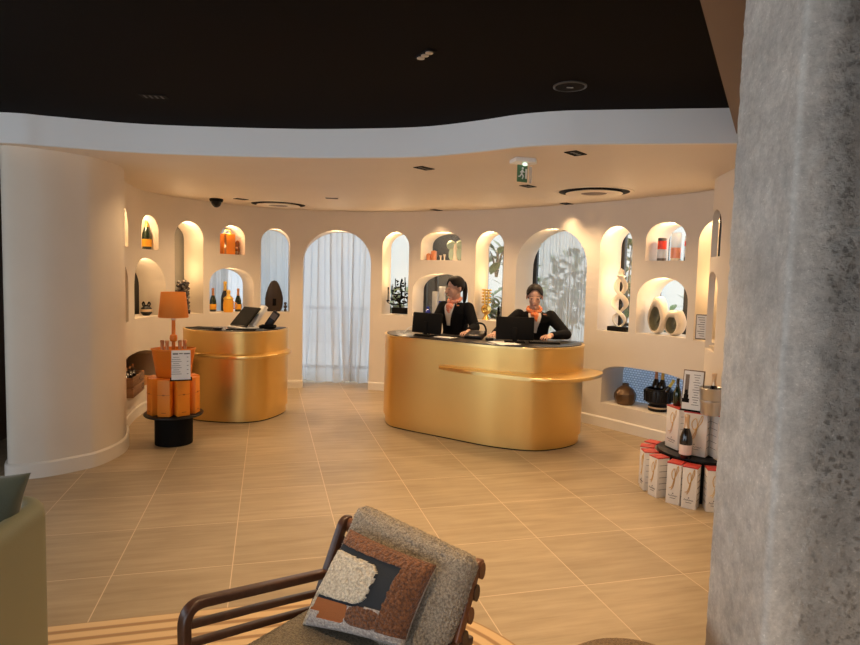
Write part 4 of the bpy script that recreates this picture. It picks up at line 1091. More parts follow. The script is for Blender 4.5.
G2 = 'white gift boxes with red lids on the upper tier'
gift('red-lidded white gift box on the upper tier under the dark standing bottle', RC + Vector((-.17, .04, .325)), math.radians(-78), .16, .115, .325, G2)
gift('red-lidded white gift box on the upper tier under the framed notice', RC + Vector((-.10, -.125, .325)), math.radians(-38), .165, .115, .325, G2)
gift('red-lidded white gift box on the upper tier beside the concrete column', RC + Vector((.04, -.20, .325)), math.radians(6), .10, .115, .325, G2)
bottle('dark champagne bottle with a pale label standing on the black tier before white boxes', RC + Vector((-.215, -.215, .318)), .325, BLACKB, FOILP, LABW)
bottle('small dark green bottle on the white gift boxes beside the framed notice', (1.935, 4.72, .651), .215, GREENB, BLACKB, None)
t = thing('framed_notice', 'brown-framed notice with a bottle picture on top of the white gift boxes', 'sign', (1.975, 4.54, .651), math.radians(-38))
R = rx(-.12)
def tl(x, y, z): return R @ Vector((x, y, z - .15)) + Vector((0, 0, .15))
bm = B(); box(bm, tl(0, 0, .15), (.15, .012, .31), R, .002); done('frame', bm, BRONZE, t, 40)
bm = B(); box(bm, tl(0, -.0075, .15), (.136, .003, .294), R); done('sheet', bm, PAPER, t, None)
bm = B(); box(bm, tl(-.043, -.0095, .19), (.028, .002, .16), R); done('photo_strip', bm, BRONZE, t, None)
bm = B(); box(bm, tl(-.043, -.0105, .105), (.034, .002, .03), R); box(bm, tl(-.043, -.0105, .135), (.02, .002, .04), R); box(bm, tl(-.043, -.0105, .075), (.05, .002, .03), R); done('bottle_picture', bm, BLACK, t, None)
bm = B()
for k in range(13): box(bm, tl(.025, -.0095, .27 - k * .0185), (.05 - .012 * (k % 3), .002, .004), R)
done('print', bm, INK, t, None)
bm = B(); box(bm, (0, .05, .08), (.02, .01, .18), rx(.35)); box(bm, (0, -.03, .006), (.15, .012, .012)); done('easel', bm, BLACK, t, None)
t = thing('ice_bucket', 'steel ice bucket on the white gift boxes beside the concrete column', 'ice bucket', (2.06, 4.425, .651))
bm = B(); lathe(bm, [(0, 0), (.062, 0), (.066, .005), (.082, .19), (.087, .196), (.084, .20), (.078, .195), (.060, .01), (0, .008)], 36); done('body', bm, STEEL, t, 40)
bm = B(); lathe(bm, [(.073, .09), (.077, .092), (.079, .105), (.0745, .107)], 36, cap=False); done('band', bm, STEEL, t, 40)
bottle('pale-gold topped bottle standing in the steel ice bucket', (2.075, 4.425, .665), .29, BLACKB, FOILP, None)

# ------------------------------------------------------------------ lounge chair
TH_ = math.radians(234.77)
t = thing('lounge_chair', 'dark slatted wooden lounge chair with a taupe wool back pad on the striped rug', 'armchair', (-.27, 1.769, .014), TH_ - PI / 2)
def bar(bm, pts, w, h, n=6):
    """rectangular rounded bar in the chair's side plane: w across (x), h in plane"""
    pts = [Vector(p) for p in pts]; rows = []; m = len(pts)
    for i, p in enumerate(pts):
        d = (pts[min(i + 1, m - 1)] - pts[max(i - 1, 0)]).normalized(); X = Vector((1, 0, 0)); nn = X.cross(d).normalized(); row = []
        for k in range(20):
            a = 2 * PI * (k + .5) / 20; c, s = math.cos(a), math.sin(a); e = .45
            row.append(bm.verts.new(p + X * (w / 2) * math.copysign(abs(c) ** e, c) + nn * (h / 2) * math.copysign(abs(s) ** e, s)))
        rows.append(row)
    for a, b in zip(rows, rows[1:]):
        for k in range(20): bm.faces.new((a[k], a[(k + 1) % 20], b[(k + 1) % 20], b[k]))
    bm.faces.new(rows[0][::-1]); bm.faces.new(rows[-1])
def corner(P0, P1, P2, r, n=8):
    P0, P1, P2 = map(Vector, (P0, P1, P2)); a = (P0 - P1).normalized() * r; b = (P2 - P1).normalized() * r
    return [(P1 + a) * (1 - q) ** 2 + P1 * 2 * q * (1 - q) + (P1 + b) * q * q for q in [k / n for k in range(n + 1)]]
arm_d = Vector((0, .57, .127)).normalized()
for s in (1, -1):
    x = .285 * s
    dj = 0 if s > 0 else -.05
    J = Vector((x, -.272, .505 + dj)); Fp = Vector((x, .305, .633 + dj)); leg = Vector((x, .30, 0))
    bm = B(); bar(bm, [J - arm_d * .05] + [J.lerp(Fp, q) for q in (.2, .5, .8)] + corner(J, Fp, leg, .07) + [leg + Vector((0, 0, .3)), leg], .036, .030); done('arm', bm, WALNUT, t, 50)
    bm = B()
    for dz in (.062, .118):
        bar(bm, [J + Vector((0, .02, -dz + .0)), J.lerp(Fp, .5) + Vector((0, 0, -dz)), Fp + Vector((0, -.004, -dz))], .026, .022)
    done('arm_slats', bm, WALNUT, t, 50)
    top = Vector((x, -.354, .678)); up_ = (top - Vector((x, -.272, .519))).normalized()
    bm = B(); lo = Vector((x, -.272, .519)) - up_ * .25
    bar(bm, [lo, lo.lerp(top, .5), top - up_ * .03] + corner(top - up_ * .03, top, top + Vector((0, -.03, -.012)), .026, 6), .030, .036); done('back_post', bm, WALNUT2 if s < 0 else WALNUT, t, 50)
    bm = B(); bar(bm, [Vector((x, -.19, .40)), Vector((x, -.27, .2)), Vector((x, -.33, 0))], .034, .036); done('leg', bm, WALNUT, t, 50)
    bm = B(); bar(bm, [Vector((x, -.22, .335)), Vector((x, .31, .335))], .03, .05); done('seat_rail', bm, WALNUT, t, 50)
for k in range(5):
    c = Vector((0, -.372, .655)) - up_ * (.068 * k)
    bm = B(); tube(bm, [(-.303, c.y + .004, c.z), (.303, c.y + .004, c.z)], .024, 14, flat=(.75, 1.15)); done('back_slat', bm, WALNUT2 if k % 2 == 0 else WALNUT, t, 50)
bm = B(); 
for y in (-.16, .02, .2, .31): box(bm, (0, y, .335), (.56, .04, .03), None, .006)
done('seat_slats', bm, WALNUT, t, 40)
def padded(bm, c, s, R, bulge, seed, amp=.006, dens=.0085):
    """rounded pad with a lumpy wool surface: superellipsoid box"""
    nx, ny, nz = (max(6, int(q / dens)) for q in s); tb = bmesh.new()
    bmesh.ops.create_cube(tb, size=2)
    bmesh.ops.subdivide_edges(tb, edges=tb.edges[:], cuts=64, use_grid_fill=True)
    for v in tb.verts:
        p = v.co.copy(); q = []
        r = min(s) * .42
        hx, hy, hz = (d / 2 for d in s)
        w = Vector((p.x * hx, p.y * hy, p.z * hz)); inn = Vector((max(-hx + r, min(hx - r, w.x)), max(-hy + r, min(hy - r, w.y)), max(-hz + r, min(hz - r, w.z))))
        d = w - inn
        if d.length > 1e-6: w = inn + d.normalized() * r
        else: d = Vector((0, 0, 0))
        w.y += math.copysign(bulge, p.y) * (1 - p.x * p.x) * (1 - p.z * p.z) if abs(p.y) > .99 else 0
        nrm = d.normalized() if d.length > 1e-6 else Vector((0, math.copysign(1, p.y), 0))
        n_ = noise.noise(w * 100 + Vector((seed, 0, 0))) + .6 * noise.noise(w * 200 + Vector((0, seed, 0)))
        w += nrm * n_ * amp
        v.co = w
    tb.transform(Matrix.Translation(c) @ R.to_4x4()); merge(bm, tb); return bm
bm = B(); lean = math.atan2(.151, .30)
padded(bm, Vector((-.045, -.245, .57)), (.50, .095, .385), rx(lean) @ ry(math.radians(-6)), .012, 3, .0062); done('back_pad', bm, BOUCLE, t, 180)
bm = B(); padded(bm, Vector((0, .06, .40)), (.52, .50, .095), Matrix.Identity(3), 0.0, 8, .002); done('seat', bm, SEATF, t, 180)
# patchwork cushion: pattern by faces of one mesh
t = thing('patchwork_cushion', 'tufted patchwork cushion in cream, navy, rust and brown leaning on the lounge chair', 'cushion', (-.27, 1.769, .014), TH_ - PI / 2)
TLc, TRc, BRc, BLc = Vector((.118, -.205, .735)), Vector((-.235, -.205, .715)), Vector((-.205, -.085, .50)), Vector((.185, -.055, .445))
nrm = (TRc - TLc).cross(BLc - TLc).normalized()
if nrm.y < 0: nrm = -nrm
def rr_in(a, b, a0, a1, b0, b1, r):
    x = max(a0 + r - a, a - (a1 - r), 0); y = max(b0 + r - b, b - (b1 - r), 0); return a0 <= a <= a1 and b0 <= b <= b1 and x * x + y * y <= r * r
def patch(a, b):
    w = .007 * noise.noise(Vector((a * 14, b * 14, 2))); a2, b2 = a + w, b + w
    if rr_in(a2, b2, -.05, .60, .21, .67, .13): return 0   # cream
    if a2 < .06 and b2 > .60: return 0
    if rr_in(a2, b2, -.02, .46, .70, .90, .03) and not (a2 < .17 and b2 > .83): return 3  # rust
    if rr_in(a2, b2, -.1, 1.1, -.1, .15, .01): return 2   # brown top
    if a2 > .77 and b2 < .90: return 2
    if rr_in(a2, b2, .46, .80, .68, .90, .10): return 2
    if a2 > .58 and b2 < .66: return 1
    if b2 < .26: return 1
    if b2 < .70 and a2 < .62: return 1
    return 4
bm = B(); n = 130; grid = {}
hts = (.010, .0, .007, .002, .006)
for side in (1, -1):
    for i in range(n + 1):
        for j in range(n + 1):
            a, b = i / n, j / n
            if side == -1 and (i in (0, n) or j in (0, n)): continue
            pin = .045
            aa = a + (a - .5) * -pin * 4 * b * (1 - b) * 1.0; bb = b + (b - .5) * -pin * 4 * a * (1 - a)
            p = TLc.lerp(TRc, aa).lerp(BLc.lerp(BRc, aa), bb)
            h = (4 * a * (1 - a)) ** .5 * (4 * b * (1 - b)) ** .5; th_ = .062 * h ** .85
            if side == 1:
                k = patch(a, b); lump = hts[k] * min(1, h * 3)
                if k in (0, 2, 4): lump += .0035 * (noise.noise(p * 110) + .5 * noise.noise(p * 220)) * min(1, h * 3)
                p = p + nrm * (th_ + lump)
            else: p = p - nrm * th_
            grid[(side, i, j)] = bm.verts.new(p)
for side in (1, -1):
    for i in range(n):
        for j in range(n):
            vs = [grid.get((side, *q)) or grid[(1, *q)] for q in ((i, j), (i + 1, j), (i + 1, j + 1), (i, j + 1))]
            try: f = bm.faces.new(vs)
            except ValueError: continue
            f.material_index = patch((i + .5) / n, (j + .5) / n) if side == 1 else 4
done('cover', bm, [CREAMT, NAVY, BROWNT, RUST, GREYT], t, 180)

# ------------------------------------------------------------------ rug, pouf, sofa
bm = B(); ul = bm.loops.layers.uv.new('UVMap'); ra = .2594
def rug_loop(d):
    n0, n1, m0, m1, r = -2.9 + d, 1.12 - d, -1.2 + d, 2.95 - d, max(.9 - d, .12); o = []
    for cx, cy, a0 in ((n1 - r, m1 - r, 0), (n0 + r, m1 - r, 90), (n0 + r, m0 + r, 180), (n1 - r, m0 + r, 270)):
        for k in range(17):
            a = math.radians(a0 + 90 * k / 16); o.append((cx + r * math.cos(a), cy + r * math.sin(a)))
    return [(n * math.cos(ra) - m * math.sin(ra), n * math.sin(ra) + m * math.cos(ra)) for n, m in o]
rows = []
for d, z in ((.012, 0.0), (0, .003), (.001, .009), (.012, .013), (.2, .013), (.45, .013), (.75, .013), (1.1, .013), (1.5, .013), (1.9, .013)):
    rows.append((d, [bm.verts.new((x, y, z)) for x, y in rug_loop(d)]))
for (da, a), (db, b) in zip(rows, rows[1:]):
    n = len(a)
    for k in range(n):
        f = bm.faces.new((a[k], a[(k + 1) % n], b[(k + 1) % n], b[k]))
        for lp, v in zip(f.loops, (da, da, db, db)): lp[ul].uv = (v, k / n)
for r_ in (rows[0], rows[-1]):
    f = bm.faces.new(r_[1])
    for lp in f.loops: lp[ul].uv = (r_[0], 0)
tag(done('striped_rug', bm, RUGM, None, 60), 'large rounded tan rug with fine stripes along its edge, under the lounge chair', 'rug')
t = thing('pouf', 'round brown woven pouf beside the concrete column', 'pouf', (.655, 1.755, .0))
bm = B(); lathe(bm, [(0, .013), (.2, .013), (.235, .03), (.245, .10), (.246, .33), (.242, .385), (.225, .408), (.12, .416), (0, .418)], 64); done('cover', bm, POUFM, t, 60)
bm = B(); tube(bm, [(.240 * math.cos(a), .240 * math.sin(a), .39) for a in np.linspace(0, 2 * PI, 64, endpoint=False)], .005, 6, closed=True); done('piping', bm, BRONZE, t, 60)
t = thing('green_armchair', 'olive green leather armchair with a curved shell, at the rug edge facing away', 'armchair', (-1.385, 1.77, .013))
def ushell(z0, z1, th, m, name, x_in, bev):
    # plan: back along +x side, arms towards -x, local coordinates
    outer = [(-.80, .53), (-.3, .555), (-.12, .53), (-.03, .46), (-.005, .36), (.02, .1), (.035, -.2), (.02, -.48), (-.05, -.62), (-.2, -.68), (-.80, -.68)]
    op = [Vector((p[0], p[1], 0)) for p in spline(outer, 8)]; n = len(op); inn = []
    for i in range(n):
        d = (op[min(i + 1, n - 1)] - op[max(i - 1, 0)]).normalized(); inn.append(op[i] + Vector((d.y, -d.x, 0)) * th)
    bm = B(); rows = []
    for i in range(n):
        u = max(0, min(1, (-op[i].x - .10) / .5)); zt = z1 - .13 * u * u * (3 - 2 * u)
        ring = []
        for q, z in ((0, z0), (0, zt - .05), (.04, zt - .02), (.22, zt - .002), (.5, zt + .004), (.78, zt - .002), (.96, zt - .02), (1, zt - .05), (1, z0)):
            ring.append(bm.verts.new(op[i].lerp(inn[i], q) + Vector((0, 0, z))))
        rows.append(ring)
    for a, b in zip(rows, rows[1:]):
        for k in range(9): bm.faces.new((a[k], a[(k + 1) % 9], b[(k + 1) % 9], b[k]))
    bm.faces.new(rows[0][::-1]); bm.faces.new(rows[-1]); return done(name, bm, m, t, 60)
ushell(.06, .715, .085, OLIVE, 'shell', 0, .02)
bm = B(); padded(bm, Vector((-.45, -.06, .36)), (.68, 1.0, .16), Matrix.Identity(3), 0, 2, .0); done('seat_cushion', bm, OLIVE, t, 180)
bm = B(); box(bm, (-.42, -.06, .17), (.70, 1.05, .22), None, .02); done('base', bm, OLIVE, t, 40)
for sx in (-.75, -.08):
    for sy in (-.58, .42):
        bm = B(); lathe(bm, [(0, 0), (.018, 0), (.024, .075), (0, .075)], 12, (sx, sy, 0)); done('leg', bm, BLACK, t, 40)
bm = B(); nn = 40; g = {}
for side in (1, -1):
    for i in range(nn + 1):
        for j in range(nn + 1):
            if side < 0 and (i in (0, nn) or j in (0, nn)): continue
            a, b = i / nn * 2 - 1, j / nn * 2 - 1
            h = max(0, (1 - a * a) * (1 - b * b)) ** .45
            k = 1 - .10 * (1 - b * b) * abs(a) ** 3; k2 = 1 - .10 * (1 - a * a) * abs(b) ** 3
            g[(side, i, j)] = bm.verts.new((a * .25 * k, side * .09 * h + .004 * noise.noise(Vector((a * 4, b * 4, side))), b * .24 * k2))
for side in (1, -1):
    for i in range(nn):
        for j in range(nn):
            bm.faces.new([g.get((side, *q)) or g[(1, *q)] for q in ((i, j), (i + 1, j), (i + 1, j + 1), (i, j + 1))])
o = done('green_cushion', bm, DKGREEN, None, 180, (-1.66, 2.05, .645)); o.rotation_euler = (math.radians(-14), math.radians(3), math.radians(8))
tag(o, 'dark green velvet cushion leaning inside the olive armchair', 'cushion')

# ------------------------------------------------------------------ ceiling fittings
LT = [(-.081, 4.97, 'close to the fascia above the long desk'), (.954, 4.236, 'close to the fascia by the exit sign'), (.873, 5.771, 'behind the exit sign'), (.04, 8.02, 'by the back wall above the ponytailed person'), (1.50, 7.0, 'by the back wall beyond the round diffuser'), (-2.288, 7.40, 'above the dark carved sculpture')]
for k, (x, y, w) in enumerate(LT):
    t = thing('ceiling_downlight', 'black rectangular downlight in the cream ceiling, ' + w, 'light', (x, y, HC), -.72, 'black ceiling downlights')
    bm = B(); 
    for (cx, cy, sx, sy) in ((0, .072, .09, .008), (0, -.072, .09, .008), (.043, 0, .008, .15), (-.043, 0, .008, .15)): box(bm, (cx, cy, -.002), (sx, sy, .006))
    done('frame', bm, BLACK, t, None)
    bm = B(); box(bm, (0, 0, -.0005), (.082, .14, .003)); done('louvre', bm, BLACK, t, None)
    bm = B()
    for j in (-1, 0, 1): lathe(bm, [(0, -.004), (.016, -.004), (.018, -.002)], 12, (0, j * .042, 0), cap=False)
    done('lens', bm, mat('warm_lens', (.012, .010, .008), .4) if k == 0 else bpy.data.materials['warm_lens'], t, None)
t = thing('flush_grille', 'faint flush grille in the cream ceiling above the doorway', 'vent', (-1.15, 7.05, HC), .1)
bm = B(); box(bm, (0, 0, -.002), (.17, .12, .006), None, .002); done('frame', bm, CEIL, t, None)
bm = B()
for j in range(5): box(bm, (0, -.04 + .02 * j, -.006), (.14, .006, .003))
done('slats', bm, INK, t, None)
for (x, y, w) in ((1.556, 6.042, 'above the end of the long desk'), (-1.956, 7.86, 'above the carved sculpture opening')):
    t = thing('round_diffuser', 'round ceiling air diffuser with a dark ring slot, ' + w, 'vent', (x, y, HC), 0, 'round ceiling diffusers')
    bm = B(); lathe(bm, [(.375, 0), (.37, -.005), (.345, -.006), (.335, -.002)], 64, cap=False); done('outer_ring', bm, CEIL, t, 40)
    bm = B(); lathe(bm, [(.34, -.002), (.2, -.002)], 64, cap=False); done('slot', bm, BLACK, t, None)
    bm = B(); lathe(bm, [(.2, -.004), (.265, -.014), (.27, -.018), (.26, -.020), (.13, -.020), (.12, -.016)], 64, cap=False); done('inner_ring', bm, CEIL, t, 40)
    bm = B(); lathe(bm, [(.125, -.0165), (.0, -.0165)], 64, cap=False); done('core', bm, BROWNB, t, None)
t = thing('dome_camera', 'black dome security camera on the ceiling above the orange carrier box', 'camera', (-2.60, 7.45, HC))
bm = B(); lathe(bm, [(.075, 0), (.08, -.015), (.07, -.035), (.05, -.036)], 32, cap=False); done('base', bm, BLACK, t, 40)
bm = B(); lathe(bm, [(.062, -.03), (.058, -.055), (.044, -.083), (.022, -.10), (0, -.104)], 32, cap=False); done('dome', bm, BLACKG, t, 60)
t = thing('exit_sign', 'green emergency exit sign hanging under its white lit box on the ceiling', 'sign', (.64, 4.50, HC), .45)
bm = B(); prism(bm, [(-.10, -.06), (.05, -.085), (.10, -.03), (.09, .07), (-.07, .07)], -.03, -.0005, .006); done('housing', bm, WHITEPL, t, 40)
bm = B(); box(bm, (-.012, -.01, -.105), (.085, .008, .12), None, .002); done('panel', bm, EXITG, t, 40)
bm = B(); y = -.0155
ball(bm, (-.012, y, -.068), (.009, .002, .009), 10, 6)
tube(bm, [(-.014, y, -.08), (-.02, y, -.105)], .007, 6); tube(bm, [(-.02, y, -.105), (-.006, y, -.122), (-.014, y, -.143)], .005, 6); tube(bm, [(-.02, y, -.105), (-.034, y, -.125), (-.046, y, -.128)], .005, 6); tube(bm, [(-.015, y, -.084), (.002, y, -.096)], .004, 6); tube(bm, [(-.016, y, -.084), (-.034, y, -.098)], .004, 6)
box(bm, (.018, y, -.105), (.014, .002, .07)); done('running_figure', bm, WHITEPL, t, 60)
bm = B(); box(bm, (.06, -.01, -.11), (.02, .004, .12)); done('edge_strip', bm, FROST, t, None)
bm = B(); ball(bm, (-.015, -.045, -.045), (.022, .01, .012)); done('pilot_lamp', bm, emit('exit_lamp', (.75, 1, .8), 1.0), t, 60)
t = thing('ceiling_spots', 'small black triple spotlight recessed in the dark ceiling', 'light', (-.059, 3.054, HU), .5)
bm = B(); box(bm, (0, 0, -.002), (.05, .14, .008), None, .002); done('frame', bm, BLACK, t, None)
for j in (-1, 0, 1):
    bm = B(); lathe(bm, [(.019, -.006), (.019, -.010), (.012, -.012), (0, -.009)], 16, (0, j * .043, 0), cap=False); done('lens', bm, STEEL, t, 40)
t = thing('ceiling_speaker', 'round dark speaker grille in the dark ceiling', 'speaker', (.738, 3.485, HU))
bm = B(); lathe(bm, [(.092, 0), (.092, -.006), (.083, -.009), (.08, -.005)], 40, cap=False); done('ring', bm, mat('grey_ring', (.05, .05, .05), .4), t, 40)
bm = B(); lathe(bm, [(.082, -.004), (0, -.006)], 40, cap=False); done('grille', bm, BLACK, t, None)
bm = B(); box(bm, (0, 0, -.0085), (.035, .008, .004)); done('badge', bm, STEEL, t, None)
t = thing('ceiling_grille', 'faint slotted grille in the dark ceiling above the curved fascia', 'vent', (-1.749, 3.9, HU), .1)
bm = B(); box(bm, (0, 0, -.002), (.16, .08, .006)); done('frame', bm, BLACK, t, None)
bm = B()
for j in range(4): box(bm, (-.05 + .033 * j, 0, -.006), (.012, .06, .003))
done('slots', bm, mat('slot_grey', (.03, .028, .025), .5), t, None)
# little LED dots at the heads of the openings
NS_ = 0
DOTS = [(3.315, 2.19, 'tall opening with the carved sculpture'), (4.155, 2.20, 'doorway'), (4.98, 2.19, 'candelabra opening'), (6.345, 2.19, 'gold sculpture opening'), (7.215, 2.20, 'arch with the see-through curtain'), (8.066, 2.19, 'twisted sculpture opening')]
for s, z, w in DOTS:
    t = thing('niche_spotlight', 'tiny bright spotlight at the top of the ' + w, 'light', WB.at(s, .06, z), 0, 'tiny spotlights in the opening heads')
    bm = B(); lathe(bm, [(.026, .004), (.026, -.006), (.018, -.007)], 16, cap=False); done('ring', bm, WHITEPL, t, 40)
    bm = B(); lathe(bm, [(.019, -.005), (0, -.006)], 16, cap=False); done('lens', bm, LED, t, None)
# ------------------------------------------------------------------ people
def hand(bm, W, d, n, side, curl=.5):
    """palm at wrist W, fingers along d, back of the hand along n, side=+1 thumb on the n x d side"""
    d = Vector(d).normalized(); n = (Vector(n) - d * Vector(n).dot(d)).normalized(); s = n.cross(d).normalized()
    tube(bm, [W - d * .01, W + d * .02, W + d * .05, W + d * .078], [.023, .027, .034, .033], 14, flat=(1.0, .5) if abs(n.z) > .5 else (1, .6))
    ball(bm, W + d * .045, (.03, .03, .016), 12, 8, Matrix((s, d, n)).transposed())
    for off, L_ in ((-.030, .058), (-.010, .068), (.011, .064), (.031, .050)):
        p = W + d * .074 - s * off * side; a = .18; d0 = d;  q = [p - d * .012]; r = [.0085, .0076, .0070, .0060]; dd = d
        for k in range(3):
            dd = (d * math.cos(a) - n * math.sin(a) - s * side * off * 4.0).normalized(); q.append(q[-1] + dd * (L_ * (.46, .32, .26)[k] + (.012 if k == 0 else 0))); a += curl
        limb(bm, q, r, 10)
    p = W + d * .018 + s * .022 * side
    limb(bm, [p, p + d * .026 + s * .022 * side - n * .006, p + d * .052 + s * .026 * side - n * .012, p + d * .070 + s * .020 * side - n * .016], [.012, .0105, .0088, .0072], 10)
def rings_loft(bm, rings, l, f, n=40, pw=.85):
    rows = []
    for c, a, b in rings:
        row = []
        for k in range(n):
            t_ = 2 * PI * k / n; x, y = math.sin(t_), math.cos(t_)
            x = math.copysign(abs(x) ** pw, x); y = math.copysign(abs(y) ** pw, y)
            row.append(bm.verts.new(Vector(c) + l * a * x + f * b * y))
        rows.append(row)
    for a, b in zip(rows, rows[1:]):
        for k in range(n): bm.faces.new((a[k], a[(k + 1) % n], b[(k + 1) % n], b[k]))
    bm.faces.new(rows[0][::-1]); bm.faces.new(rows[-1])
def person(label, base, f, rings, sh, el, wr, hd, head, face, neck, hairdo, scarf_mat, badge=True, curl=(.45, .45)):
    t = thing('person', label, 'person', base, 0, 'reception staff')
    f = Vector((f[0], f[1], 0)).normalized(); l = Vector((-f.y, f.x, 0)); Z = Vector((0, 0, 1))
    V = lambda q: Vector(q)
    fd = Vector(face).normalized(); hy = -fd; hx = hy.cross(Z).normalized(); hz = hx.cross(hy).normalized()
    HM = Matrix((hx, hy, hz)).transposed(); HS = 1.11; H4 = Matrix.Translation(head) @ HM.to_4x4() @ Matrix.Scale(HS, 4)
    hp = lambda x, y, z: H4 @ Vector((x, y, z))
    bm = B()
    rings_loft(bm, rings, l, f)
    tube(bm, [V(neck) - Z * .05, V(neck), hp(0, .012, -.06), hp(0, .01, -.01)], [.062, .052, .047, .05], 18)
    ball(bm, hp(0, .012, .03), (.072, .090, .080), 28, 18, HM); ball(bm, hp(0, -.026, -.028), (.057, .064, .082), 28, 18, HM)
    ball(bm, hp(0, -.066, -.088), (.022, .018, .018), 14, 10, HM)
    for s in (-1, 1):
        ball(bm, hp(s * .033, -.060, -.022), (.021, .020, .027), 14, 10, HM); ball(bm, hp(s * .073, .014, -.006), (.010, .018, .030), 14, 10, HM)
        ball(bm, hp(s * .010, -.098, -.026), .008, 10, 8)
    limb(bm, [hp(0, -.086, .016), hp(0, -.098, -.006), hp(0, -.107, -.024)], [.0075, .009, .0115], 10)
    ball(bm, hp(0, -.089, -.055), (.022, .009, .010), 14, 8, HM)
    for k, s in enumerate((1, -1)):
        S_, E_, W_ = V(sh[k]), V(el[k]), V(wr[k])
        limb(bm, [S_, S_.lerp(E_, .5), E_, E_.lerp(W_, .45), W_], [.050, .044, .037, .034, .024], 16)
        hand(bm, W_, hd[k][0], hd[k][1], hd[k][2], curl[k])
    hips = V(rings[0][0])
    for s in (1, -1):
        limb(bm, [hips + l * .085 * s - Z * .02, hips + l * .09 * s - Z * .40 + f * .02, Vector((l.x * .095 * s, l.y * .095 * s, .08))], [.085, .055, .036], 16)
        ball(bm, Vector((l.x * .095 * s, l.y * .095 * s, .04)) + f * .06, (.036, .10, .03), 14, 8, Matrix((l, f, Z)).transposed())
    me = remeshed(bm, .0042, 3); link('body', me, SKIN, t, 180)
    # jacket, trousers, shoes
    bm = B(); g = [(c, a + .014, b + .014) for c, a, b in rings]
    rings_loft(bm, g[:1] and [(V(g[0][0]) - Z * .09, g[0][1] + .012, g[0][2] + .012)] + g[0:], l, f)
    for k in (0, 1):
        S_, E_, W_ = V(sh[k]), V(el[k]), V(wr[k]); e2 = E_.lerp(W_, .88)
        limb(bm, [S_, S_.lerp(E_, .5), E_], [.070, .060, .053], 16); tube(bm, [E_, E_.lerp(W_, .45), e2], [.053, .047, .038], 16)
    link('jacket', remeshed(bm, .0075, 4), JACKET, t, 180)
    bm = B()
    for s in (1, -1): limb(bm, [hips + l * .085 * s - Z * .02, hips + l * .09 * s - Z * .40 + f * .02, Vector((l.x * .095 * s, l.y * .095 * s, .09))], [.102, .075, .062], 16)
    ball(bm, hips - Z * .03, (.16, .12, .13), 20, 14, Matrix((l, f, Z)).transposed())
    link('trousers', remeshed(bm, .01, 3), JACKET, t, 180)
    for s in (1, -1):
        bm = B(); ball(bm, Vector((l.x * .095 * s, l.y * .095 * s, .045)) + f * .06, (.044, .115, .045), 18, 12, Matrix((l, f, Z)).transposed()); done('shoe', bm, BLACK, t, 60)
    # blouse showing in the jacket opening
    bm = B(); rows = []; R0 = g[-4:]; cs = [V(q[0]) for q in g]
    top_i = len(g) - 1
    def surf(h, phi, off):
        x = h * (len(g) - 1); i = min(int(x), len(g) - 2); u = x - i
        c = cs[i].lerp(cs[i + 1], u); a = g[i][1] * (1 - u) + g[i + 1][1] * u; b = g[i][2] * (1 - u) + g[i + 1][2] * u
        sx, cy = math.sin(phi), math.cos(phi)
        return c + l * (a + off) * math.copysign(abs(sx) ** .85, sx) + f * (b + off) * cy ** .85
    for k in range(15):
        u = k / 14; h = .26 + (.96 - .26) * u; w = .13 + .40 * u ** 1.2
        rows.append([bm.verts.new(surf(h, w * q, .006)) for q in np.linspace(-1, 1, 9)])
    for a, b in zip(rows, rows[1:]):
        for q in range(8): bm.faces.new((a[q], a[q + 1], b[q + 1], b[q]))
    done('blouse', bm, SHIRT, t, 180)
    # lapels
    for s in (1, -1):
        bm = B(); rows = []
        for k in range(15):
            u = k / 14; h = .26 + .7 * u; w = .13 + .40 * u ** 1.2; wd = .05 + .22 * math.sin(PI * min(1, u * 1.05)) 
            rows.append([bm.verts.new(surf(h, s * (w - .03 + wd * q), .012)) for q in (0, .5, 1)])
        for a, b in zip(rows, rows[1:]):
            for q in range(2): bm.faces.new((a[q], a[q + 1], b[q + 1], b[q]))
        done('lapel', bm, JACKET, t, 180)
    # scarf
    bm = B(); nk = V(neck) + Z * .005
    lpn = Vector(hp(0, 0, -.08)) - nk
    pts = []
    for k in range(28):
        a = 2 * PI * k / 28; pts.append(nk + l * .064 * math.sin(a) + f * (.064 * math.cos(a) + .010) + Z * (.004 - .026 * math.cos(a)))
    tube(bm, pts, [.022 + .003 * math.sin(k * 2.1) for k in range(28)], 10, closed=True)
    kn = nk + f * .085 - Z * .045; ball(bm, kn, (.026, .022, .024), 14, 10)
    sp = [kn, surf(.86, .02, .02), surf(.76, .05, .022), surf(.62, .03, .02), surf(.52, .06, .018)]
    tube(bm, spline(sp, 5), [.016, .024, .029, .033, .036, .038, .040, .041, .041, .040, .039, .037, .035, .033, .029, .027, .025, .02, .016, .012, .008][:21], 10, flat=(1, .38))
    sp = [kn, surf(.86, -.10, .02), surf(.76, -.13, .02), surf(.66, -.10, .018)]
    tube(bm, spline(sp, 5), [.015, .02, .024, .026, .028, .029, .029, .029, .028, .027, .025, .022, .018, .013, .009, .006], 10, flat=(1, .38))
    done('scarf', bm, scarf_mat, t, 60)
    if badge:
        bm = B(); c = surf(.80, .62, .010); R = Matrix((l, f, Z)).transposed(); box(bm, c, (.055, .004, .012), R); done('name_badge', bm, COPPER, t, None)
        bm = B(); c = surf(.90, .60, .010); ball(bm, c, .006, 10, 8); done('lapel_pin', bm, FOILP, t, 60)
    # hair
    bm = B(); tb = bmesh.new(); bmesh.ops.create_uvsphere(tb, u_segments=160, v_segments=110, radius=1)
    for v in tb.verts: v.co = Vector((v.co.x * .080, v.co.y * .098 + .018, v.co.z * .090 + .034))
